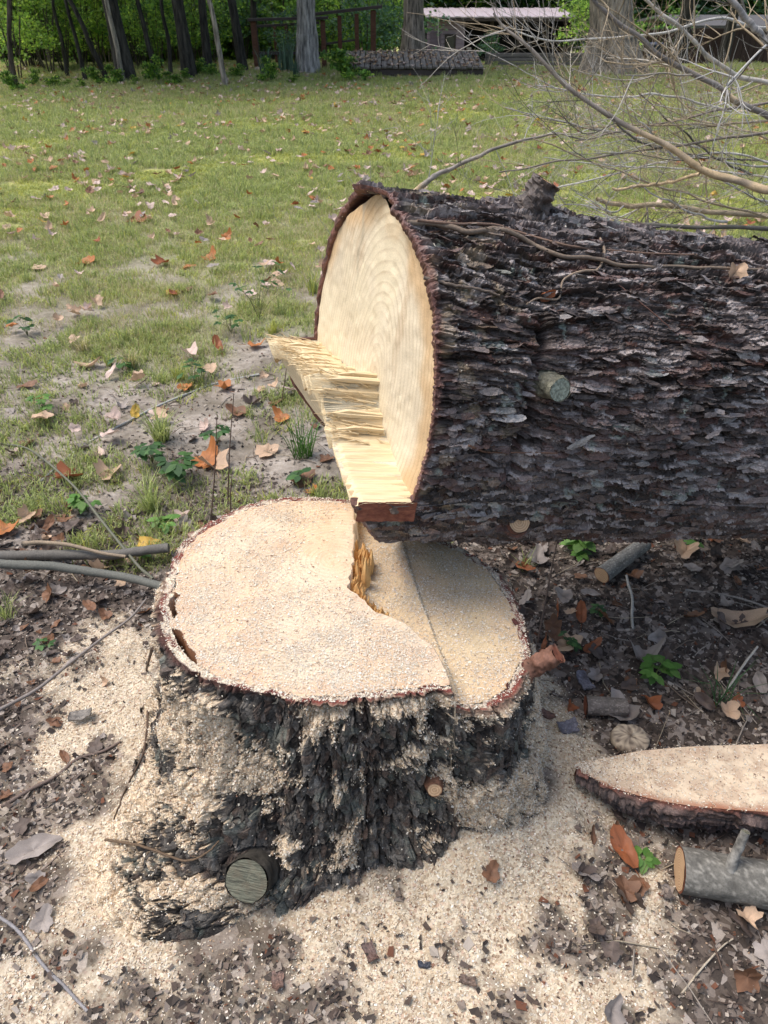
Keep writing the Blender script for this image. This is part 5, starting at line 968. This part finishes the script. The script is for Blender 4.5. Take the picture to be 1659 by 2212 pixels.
# ------------------------------------------------------------------ the background
def leaf_cloud(name, n, sx, sy, sz, z0, size, cols, seed, clumps=26, mat='foliage', fill=.35):
    r = np.random.default_rng(seed); cc = r.normal(size=(clumps, 3)); cc /= np.linalg.norm(cc, axis=1)[:, None]; cc *= r.uniform(.25, 1, (clumps, 1)); cs = r.uniform(.14, .34, clumps)
    k = r.integers(0, clumps, n); u = r.normal(size=(n, 3)); u *= (r.random((n, 1)) ** .4) / np.linalg.norm(u, axis=1)[:, None]; P = cc[k] + u * cs[k][:, None] * [1.4, 1.4, .8]
    P = P * [sx, sy, sz] + [0, 0, z0]; A = r.normal(size=(n, 3)); A[:, 2] *= .5; A /= np.linalg.norm(A, axis=1)[:, None]; Nn = r.normal(size=(n, 3)) * .6 + [0, 0, .9]; B = np.cross(Nn, A); B /= np.linalg.norm(B, axis=1)[:, None]
    l = size * r.uniform(.6, 1.4, (n, 1)); w = l * .42; V = np.stack([P, P + A * l * .5 - B * w, P + A * l, P + A * l * .5 + B * w], 1)
    C = np.asarray(cols)[(r.random(n) * len(cols)).astype(int)] * (.8 + .4 * r.random((n, 1))) * (.75 + .5 * r.random(clumps)[k][:, None])
    return mesh_np(name, V, np.arange(4 * n).reshape(-1, 4), M[mat], np.repeat(C[:, None], 4, 1), False)
FG = [(.10, .20, .04), (.15, .28, .05), (.20, .34, .07), (.07, .15, .04)]; FY = [(.30, .46, .06), (.40, .55, .09), (.20, .34, .06)]; FB = [(.07, .15, .09), (.10, .19, .11), (.13, .22, .14)]
CROWN = [leaf_cloud('crown', 1300, 3.0, 3.0, 2.2, 7.2, .22, FG + FY[:1], 11, 40), leaf_cloud('crown', 1300, 2.6, 2.8, 2.6, 6.6, .20, FG, 12, 40)]
def bark_trunk(name, P, rad, col, parent, sides=40, flare=1.5, seed=0, deep=.06, freq=1.0):
    n = len(P); V, F = tube(P, rad, sides, False); V = V.reshape(n, sides, 3); c = V.mean(1, keepdims=True); z = (V[..., 2] - P[0][2]); th = np.linspace(0, 2 * np.pi, sides, endpoint=False)[None]
    k = 1 + (flare - 1) * np.exp(-z / (.5 * rad[0] + .2)) * (1 + .25 * np.cos(th * 5 + seed)); nz = vnoise(np.cos(th) * 9 * freq + seed + 0 * z, np.sin(th) * 9 * freq, z * 2.2, seed); nz2 = vnoise(np.cos(th) * 20 * freq + 0 * z, np.sin(th) * 20 * freq, z * 6, seed + 1)
    V = c + (V - c) * (k * (1 + deep * nz + deep * .5 * nz2))[..., None]; C = lerpc(np.array(col) * .55, np.array(col) * 1.4, np.clip(.5 + .5 * nz + .35 * nz2, 0, 1))
    return obj(name, mesh_np(name, V, F, M['trunk'], C), parent)
def tree(x, y, wpx, topx, col, label, seed, H_=9, crown=None, sides=36, Y=None, name='tree', deep=.06, flare=1.35, n=60):
    b = gnd(x, y) if Y is None else at_y(x, y, Y); 
    if Y is not None: b[2] = float(terrain(b[0], b[1]))
    d = proj(b)[2]; r0 = wpx / FPX * d / 2; t0 = at_y(topx, 0, b[1]); hh = max(t0[2] - b[2], .8); lean = (t0[0] - b[0]) / hh
    P = smooth_path([b - [0, 0, .15], b + [lean * hh * .5, 0, hh * .5], b + [lean * hh, .0, hh], b + [lean * H_ * .7, .1, H_ * .6], b + [lean * H_ * .8, .2, H_]], n)
    if wpx < 20: P[:, :2] += .04 * np.stack([vnoise(P[:, 2] * 1.7, P[:, 2] * 0, s=seed), vnoise(P[:, 2] * 1.7, P[:, 2] * 0, s=seed + 3)], -1) * sst(0, .5, P[:, 2] - b[2])[:, None]
    root = empty(name, tuple(b)); bark_trunk('trunk', P - b, np.linspace(r0, r0 * .55, n), col, root, sides, flare, seed, deep)
    rr = random.Random(seed); 
    if wpx > 20:
        B_ = Bag()
        for k in range(5):
            i = int(n * rr.uniform(.6, .95)); a = rr.uniform(0, 6.28); p0 = P[i] - b; L = rr.uniform(1.2, 2.6); V, F = tube(smooth_path([p0, p0 + [math.cos(a) * L * .5, math.sin(a) * L * .5, L * .5], p0 + [math.cos(a) * L, math.sin(a) * L, L * .8]], 8), np.linspace(r0 * .3, r0 * .08, 8), 6, False); B_.add(V, F, col)
        obj('limbs', B_.mesh('limbs', M['twig']), root)
    if crown is not None: c = obj('crown', CROWN[crown], root); c.location = (lean * H_ * .8, 0, H_ - 9 + .8); c.rotation_euler = (0, 0, rr.uniform(0, 6))
    tag(root, label, 'tree', 'trees at the back of the lawn'); return root
tree(665, 158, 47, 661, (.27, .25, .235), 'grey ridged tree trunk standing in front of the brown railing', 1, crown=0, deep=.09, sides=60)
tree(893, 118, 52, 893, (.23, .19, .155), 'brown tree trunk standing behind the plank deck, left of the shed', 2, crown=1, Y=19.6, sides=60)
tree(1322, 160, 100, 1318, (.27, .225, .18), 'broadest pale tree trunk with flared base behind the brush pile', 3, crown=0, deep=.07, sides=70, flare=1.7)
tree(268, 182, 11, 230, (.30, .26, .21), 'thin pale sapling leaning left at the wood edge', 4, H_=6, sides=12)
tree(490, 188, 12, 448, (.27, .23, .19), 'thin bent sapling leaning left, nearer the railing', 5, H_=6, sides=12)
tree(32, 195, 12, 20, (.07, .055, .045), 'thin dark trunk close to the left edge of the wood', 6, H_=7, crown=1, sides=14)
DK = (.045, .040, .033)
for k, (x, w, Y, tx, lb) in enumerate([(245, 40, 16.2, 236, 'wide dark trunk behind the pale leaning sapling'), (390, 31, 16.6, 383, 'straight dark trunk in the middle of the wood'), (432, 20, 17.2, 436, 'dark trunk right of the straight middle one'), (315, 12, 16.4, 296, 'slim dark trunk between the two wide dark trunks'), (205, 12, 16.5, 150, 'slim dark trunk slanting left in the wood'),
        (150, 9, 16.8, 145, 'very thin dark upright trunk in the left wood'), (345, 9, 17.4, 352, 'very thin dark trunk left of the straight middle one'), (512, 22, 18, 500, 'dark trunk behind the bent sapling'), (110, 8, 17.5, 118, 'thin dark stem among sunlit leaves far left'), (1490, 34, 22, 1488, 'dark trunk by the brown fence at right'), (1590, 26, 22.5, 1592, 'dark trunk furthest right by the brown fence'), (545, 16, 21, 548, 'dark trunk behind the left end of the railing'), (80, 12, 22, 84, 'dark stem deep in the wood at left')]):
    tree(x, 0, w, tx, DK, lb, 20 + k, crown=k % 2, Y=Y, sides=18, H_=8.5 if w > 10 else 6.5, n=36)
SHR = [leaf_cloud('leaves', 1700, 1.5, 1.1, 1.25, 1.4, .095, FG + FY[:1], 21, 22), leaf_cloud('leaves', 1500, 1.3, 1.0, 1.35, 1.5, .085, FG[1:3] + FY, 22, 18), leaf_cloud('leaves', 1700, 1.6, 1.1, 1.2, 1.3, .09, FG[:1] + FG[3:] + FB, 23, 22), leaf_cloud('leaves', 900, .6, .5, .34, .3, .08, FG + FY[1:2], 24, 10)]
st = Bag()
for k in range(9):
    a = k * .7; V, F = tube(smooth_path([(0.05 * math.cos(a), .05 * math.sin(a), -.2), (.3 * math.cos(a), .3 * math.sin(a), .9), (.7 * math.cos(a), .6 * math.sin(a), 2.1)], 8), np.linspace(.018, .006, 8), 5, False); st.add(V, F, (.06, .05, .035))
STEM = st.mesh('stems', M['twig'])
def shrub(x, Y, k, s, label, cat='shrub', name='shrub', group='undergrowth along the wood edge', z=1.0):
    p = at_y(x, 100, Y); p[2] = float(terrain(p[0], p[1])); root = empty(name, tuple(p)); root.rotation_euler = (0, 0, random.uniform(0, 6.28)); root.scale = (s, s, s * z); a = obj('leaves', SHR[k], root); 
    if k < 3: obj('stems', STEM, root)
    tag(root, label, cat, group)
SX = [(20, 17, 1, .8, 'bright yellow green shrub at the far left of the wood'), (95, 18.5, 1, .9, 'sunlit leafy shrub second from the left edge'), (170, 20, 0, .95, 'mid green shrub behind the thin leaning stems'), (300, 19.5, 1, .9, 'light green shrub between the two wide dark trunks'), (225, 23, 1, 1, 'glowing shrub deep in the wood behind the wide dark trunk'),
      (350, 22.5, 0, 1, 'green shrub deep in the middle of the wood'), (440, 21.5, 0, .9, 'dark leafy shrub behind the bent sapling'), (520, 22, 2, 1, 'blue green shrub left behind the railing'), (600, 22.5, 0, 1.1, 'tall green shrub behind the railing posts'), (700, 23, 0, 1, 'green shrub right of the grey ridged tree'), (790, 22, 2, .9, 'blue green bush at the right end of the railing'), (850, 23.5, 2, 1.0, 'bush left behind the brown trunk'),
      (1205, 26, 0, .42, 'leafy bush in front of the open shed'), (1250, 25, 1, .95, 'light green bush left of the broad pale trunk'), (1420, 27, 0, 1.1, 'green bush right of the broad pale trunk'), (1060, 20.2, 2, .30, 'small blue green bush growing before the low board wall'), (640, 19.5, 2, .5, 'low blue green bush under the railing'), (1540, 29, 0, 1.2, 'bush behind the brown fence'), (1640, 30, 2, 1.2, 'bush at the right edge behind the fence')]
for s in SX: shrub(*s)
for k in range(17):
    x = 14 + k * 38 + random.uniform(-12, 12); shrub(x, 14.3 + 1.5 * random.random() + (1.6 if x > 420 else .4), 3, random.uniform(.2, .48), 'low weedy plant at the foot of the wood where the lawn ends', 'weed', 'weed_clump', 'low weeds along the lawn edge', random.uniform(.8, 1.7))
for k, (x, Y, kd, sc_) in enumerate([(50, 19.4, 1, .8), (130, 18.8, 1, .7), (205, 19.6, 1, .8), (280, 20.6, 1, .8), (335, 19.0, 0, .7), (410, 20.6, 1, .85), (455, 19.8, 0, .7), (70, 19.5, 1, .9), (250, 21, 1, 1), (380, 23, 1, 1.1), (160, 24, 1, 1.1)]): shrub(x, Y, kd, sc_, ['yellow green', 'dark green', 'light green', 'blue green', 'mid green', 'bright green', 'dull green', 'sunlit', 'pale green', 'lime green', 'golden green'][k] + ' leafy sapling growing ' + ['left of', 'just right of', 'behind', 'in front of'][k % 4] + ' the ' + ['leaning pale sapling', 'wide dark trunk', 'straight dark trunk'][k % 3])
shrub(752, 16.5, 3, .9, 'yellowing leafy plant between the grey tree and the deck', 'weed', 'weed_clump', None)
# far wood, one mass
n = 560; X = rng.uniform(-34, -.6, n); Y = rng.uniform(24, 34, n); k = rng.integers(0, 3, n)
tag(scatter('far_wood', np.stack([X, Y, terrain(X, Y) + rng.uniform(-.3, 1.8, n)], -1), np.stack([0 * X, 0 * X, rng.uniform(0, 6.28, n)], -1), rng.uniform(1, 1.7, n), [SHR[0], SHR[1], SHR[1]], k), 'dense green wood far behind the first trunks', 'wood')
n = 360; X = rng.uniform(-2, 34, n); Y = rng.uniform(40, 52, n); k = rng.integers(0, 3, n) 
tag(scatter('far_wood', np.stack([X, Y, terrain(X, Y) + rng.uniform(-.3, 3.2, n)], -1), np.stack([0 * X, 0 * X, rng.uniform(0, 6.28, n)], -1), rng.uniform(1.6, 2.4, n), [SHR[2], SHR[0], SHR[2]], k), 'hazy blue green trees far behind the shed', 'wood')
# plain painted and weathered materials
def m_plain(name, col, rough=.8, grain=(3, 3, 30), amt=.3, spec=.2):
    t = NT(name); n_ = t.noise(1, t.co(grain), 4); return t.done(t.mix(1.0, t.mix(0.0, col, col), t.ramp(n_, [(.3, (1 - amt,) * 3), (.7, (1 + amt,) * 3)]), 'MULTIPLY'), rough, n_, .3, .01, spec)
M['rail'] = m_plain('rust_brown_wood', (.12, .055, .035), grain=(8, 8, 30)); M['railtop'] = m_plain('dark_wood_cap', (.07, .055, .05)); M['plank'] = m_plain('weathered_plank', (.15, .13, .115), grain=(30, 3, 8), amt=.5); M['board'] = m_plain('grey_board', (.16, .14, .125), grain=(2, 20, 20))
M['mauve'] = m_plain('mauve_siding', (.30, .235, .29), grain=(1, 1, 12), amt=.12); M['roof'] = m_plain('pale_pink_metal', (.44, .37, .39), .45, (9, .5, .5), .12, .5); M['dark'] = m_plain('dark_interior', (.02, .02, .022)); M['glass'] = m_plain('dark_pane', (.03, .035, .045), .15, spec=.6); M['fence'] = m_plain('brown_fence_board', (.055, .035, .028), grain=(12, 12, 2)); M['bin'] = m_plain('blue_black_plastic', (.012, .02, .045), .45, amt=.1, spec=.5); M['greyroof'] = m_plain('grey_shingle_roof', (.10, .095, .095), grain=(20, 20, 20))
_bx = {}
def box(name, lo, hi, mat, parent=None, bev=.006, rotz=0):
    lo = np.array(lo, float); hi = np.array(hi, float); c = (lo + hi) / 2; s = hi - lo; key = (name, mat.name, tuple(np.round(s, 3)))
    if key not in _bx:
        import bmesh
        bm = bmesh.new(); bmesh.ops.create_cube(bm, size=1.0); bmesh.ops.scale(bm, vec=tuple(s), verts=bm.verts)
        if bev: bmesh.ops.bevel(bm, geom=bm.edges[:], offset=min(bev, s.min() * .3), segments=1, affect='EDGES')
        me = bpy.data.meshes.new(name); bm.to_mesh(me); bm.free(); me.materials.append(mat); _bx[key] = me
    o = obj(name, _bx[key], parent); o.location = c; o.rotation_euler = (0, 0, rotz); return o
# railing of the footbridge
YR = 18.6; base = at_y(545, 130, YR); base[2] = float(terrain(base[0], YR)); root = empty('footbridge_railing', tuple(base)); B0 = base
def rl(p): return np.array(p) - B0
for (x, yt, yb, Y, w) in [(547, 44, 150, YR, .11), (697, 44, 150, YR, .10), (593, 58, 130, YR + 1.2, .07), (618, 56, 130, YR + 1.2, .07), (733, 34, 118, YR + 1.2, .09), (770, 30, 118, YR + 1.2, .09), (806, 22, 118, YR + 1.2, .12)]:
    a = at_y(x, yt, Y); c = at_y(x, yb, Y); box('post', rl((a[0] - w / 2, Y - w / 2, c[2] - .05)), rl((a[0] + w / 2, Y + w / 2, a[2])), M['rail'], root)
def rail(x0, y0, x1, y1, Y, h, d, mat):
    a = rl(at_y(x0, y0, Y)); c = rl(at_y(x1, y1, Y)); V = []
    for p in (a, c):
        for (dy, dz) in ((-d, 0), (d, 0), (d, h), (-d, h)): V.append(p + [0, dy, dz])
    F = [[0, 1, 2, 3], [7, 6, 5, 4], [0, 4, 5, 1], [1, 5, 6, 2], [2, 6, 7, 3], [3, 7, 4, 0]]; obj('rail', mesh_np('rail', np.array(V), F, mat, smooth=False), root)
rail(537, 46, 709, 42, YR, .05, .12, M['railtop']); rail(632, 40, 826, 18, YR + 1.2, .06, .13, M['railtop']); rail(545, 118, 700, 118, YR + .1, .05, .04, M['railtop']); rail(697, 98, 775, 88, YR + 1.25, .04, .03, M['railtop']); rail(555, 60, 690, 52, YR + 1.25, .05, .05, M['railtop'])
tag(root, 'brown wooden railing with posts on a footbridge behind the grey tree', 'railing')
# plank deck, sloping to the lawn, and the low board wall beside it
a = at_y(738, 150, 17.3); c = at_y(1045, 150, 17.3); root = empty('plank_deck', (a[0], 17.3, float(terrain(a[0], 17.3)))); W_ = c[0] - a[0]; npl = 25; pw = W_ / npl
h0 = at_y(800, 147, 17.3)[2]; h1 = at_y(800, 112, 18.9)[2]; zt = float(terrain(a[0], 17.3)); sl = math.atan2(h1 - h0, 1.6); Lp = math.hypot(1.6, h1 - h0)
pm = box('plank', (-pw / 2 + .008, 0, -.02), (pw / 2 - .008, Lp, .02), M['plank'], root).data; root.children[0].location = (pw / 2, .8 + 0, (h0 + h1) / 2 - zt); root.children[0].rotation_euler = (sl, 0, 0)
for k in range(1, npl): o = obj('plank', pm, root); o.location = (pw * (k + .5), .8 + random.uniform(-.02, .02), (h0 + h1) / 2 - zt + random.uniform(-.008, .008)); o.rotation_euler = (sl + random.uniform(-.005, .005), 0, random.uniform(-.01, .01))
box('beam', (0, .05, 0), (W_, .13, h0 - zt - .03), M['railtop'], root); box('beam', (0, 1.5, 0), (W_, 1.58, h1 - zt - .04), M['railtop'], root)
tag(root, 'weathered grey plank deck sloping to the lawn, strewn with leaves', 'deck')
a = at_y(1046, 150, 19.5); c = at_y(1262, 150, 19.5); root = empty('board_wall', (a[0], 19.5, float(terrain(a[0], 19.5)))); zt = float(terrain(a[0], 19.5)); ht = at_y(1100, 114, 19.5)[2] - zt; nb = 3
for k in range(nb):
    for j in range(2): box('board', ((c[0] - a[0]) * j / 2 + .005, 0, ht * k / nb), ((c[0] - a[0]) * (j + 1) / 2 - .005, .05 + .004 * k, ht * (k + 1) / nb - .01), M['board'], root)
box('post', (.05, -.06, 0), (.13, .0, ht + .02), M['board'], root); q = at_y(1013, 110, 19.3); box('post', (q[0] - a[0] - .04, -.12, 0), (q[0] - a[0] + .06, -.02, ht + .10), m_plain('new_wood', (.36, .3, .22)), root)
tag(root, 'low grey board wall with a short pale post beside the deck', 'wall')
b = Bag()
for k in range(260):
    x = random.uniform(745, 1035); t_ = random.random(); p = at_y(x, 130, 17.3 + 1.6 * t_); p[2] = h0 + (h1 - h0) * t_ + .03; V, F, C = LM_[random.choice(['pink', 'tan', 'brown', 'dark', 'tan'])][random.randrange(5)]; Wm = np.array(Matrix.Translation(Vector(p)) @ euler_m(random.uniform(-.3, .3), random.uniform(-.3, .3), random.uniform(0, 6)) @ Matrix.Scale(.09, 4)); b.add(V @ Wm[:3, :3].T + Wm[:3, 3], F, C)
tag(obj('deck_leaves', b.mesh('deck_leaves', M['leaf'])), 'dry leaves strewn over the sloping plank deck', 'leaf litter', kind='stuff')
# shed
YS = 34.; gz = float(terrain(3, YS)); a = at_y(922, 100, YS); c = at_y(1235, 100, YS); root = empty('garden_shed', (a[0], YS, gz)); W_ = c[0] - a[0]; zt = at_y(950, 44, YS)[2] - gz; px = lambda x: at_y(x, 60, YS)[0] - a[0]; pz = lambda y: at_y(950, y, YS)[2] - gz
nb = 16
for k in range(nb): box('siding_board', (.0, 0, zt * k / nb), (px(1000), .06, zt * (k + 1) / nb - .012), M['mauve'], root)
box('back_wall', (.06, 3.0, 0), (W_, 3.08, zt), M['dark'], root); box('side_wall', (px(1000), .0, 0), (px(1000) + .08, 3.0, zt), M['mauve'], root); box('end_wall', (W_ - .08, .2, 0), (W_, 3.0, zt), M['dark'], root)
wd = box('window', (px(962), -.05, pz(112)), (px(986), -.01, pz(74)), M['railtop'], root); g_ = box('pane', (-(px(986) - px(962)) / 2 + .06, -.05, -(pz(74) - pz(112)) / 2 + .06), ((px(986) - px(962)) / 2 - .06, -.024, (pz(74) - pz(112)) / 2 - .06), M['glass'], wd)
box('door', (px(930), -.04, 0), (px(954), -.005, pz(70)), m_plain('mauve_door', (.17, .13, .17)), root)
for x in (1060, 1120, 1180, 1232): box('post', (px(x), .05, 0), (px(x) + .12, .17, zt), M['railtop'], root)
nr = 26; xa, xb = px(918), px(1240)
for k in range(nr):
    w = (xb - xa) / nr; o = box('roof_sheet', (0, 0, 0), (w - .012, 3.6, .05), M['roof'], root); o.location = (xa + w * (k + .5), 1.4, zt + .20 + (.015 if k % 2 else 0)); o.rotation_euler = (.055, 0, 0)
box('fascia', (xa, -.38, zt - .02), (xb, -.33, zt + .10), M['railtop'], root)
tag(root, 'low mauve shed with pale pink metal roof and open dark bay', 'shed')
# brown fence, grey roofed shed behind it and a bin
YF = 23.; a = at_y(1385, 125, YF); c = at_y(1760, 125, YF); gz = float(terrain(a[0], YF)); root = empty('board_fence', (a[0], YF, gz)); n = 30; w = (c[0] - a[0]) / n; ht = at_y(1500, 62, YF)[2] - gz
for k in range(n): box('fence_board', (w * k + .006, 0, 0), (w * (k + 1) - .006, .03, round(ht, 2)), M['fence'], root).location.z += random.uniform(-.02, .02)
box('rail', (0, .032, ht * .25), (w * n, .08, ht * .25 + .09), M['fence'], root); box('rail', (0, .032, ht * .8), (w * n, .08, ht * .8 + .09), M['fence'], root); tag(root, 'dark brown board fence at the back right behind the brush', 'fence')
YB = 28.; a = at_y(1470, 60, YB); c = at_y(1780, 60, YB); gz = float(terrain(a[0], YB)); root = empty('dark_shed', (a[0], YB, gz)); W_ = c[0] - a[0]; zt = at_y(1500, 58, YB)[2] - gz; box('wall', (0, 0, 0), (W_, 3, zt), M['fence'], root)
o = box('roof', (-.3, 0, 0), (W_ + .3, 2.2, .08), M['greyroof'], root); o.location.z = zt + .12; o.location.y = .7; o.rotation_euler = (.10, 0, 0); o = box('roof', (-.3, 0, 0), (W_ + .301, 2.2, .08), M['greyroof'], root); o.location.z = zt + .12; o.location.y = 2.8; o.rotation_euler = (-.10, 0, 0); tag(root, 'dark shed with grey roof at the right edge behind the fence', 'shed')
p = at_y(1411, 132, 21.6); p[2] = float(terrain(p[0], 21.6)); r_ = .19; zt = at_y(1411, 98, 21.6)[2] - p[2]; root = empty('bin', tuple(p)); th = np.linspace(0, 2 * np.pi, 28, endpoint=False)[None]; z = np.linspace(0, 1, 6)[:, None]; rr = r_ * (.82 + .18 * z); V = np.stack([rr * np.cos(th), rr * np.sin(th), z * zt + 0 * th], -1); obj('body', mesh_np('body', V, grid_faces(6, 28, True), M['bin']), root)
z = np.array([0, .02, .05, .07])[:, None]; rr = r_ * np.array([1.06, 1.08, .9, .001])[:, None]; V = np.stack([rr * np.cos(th), rr * np.sin(th), zt + z + 0 * th], -1); obj('lid', mesh_np('lid', V, grid_faces(4, 28, True), M['bin']), root); tag(root, 'dark blue bin standing right of the broad pale tree', 'bin')
# sword leaved plants by the railing
def sword(x, y, hpx, n, label, seed):
    g = gnd(x, y); h = hpx / FPX * proj(g)[2]; o = obj('iris_plant', blades('iris_plant', n, h * .25, h, .014, [(.10, .17, .12), (.13, .20, .14), (.08, .14, .08)], .35, seed, .1)); o.location = g; tag(o, label, 'plant')
sword(618, 158, 62, 40, 'blue green sword leaved plant left of the grey ridged tree', 81); sword(575, 165, 48, 28, 'smaller sword leaved plant near the bent sapling', 82); sword(640, 168, 30, 24, 'low sword leaved plant at the foot of the grey tree', 83)
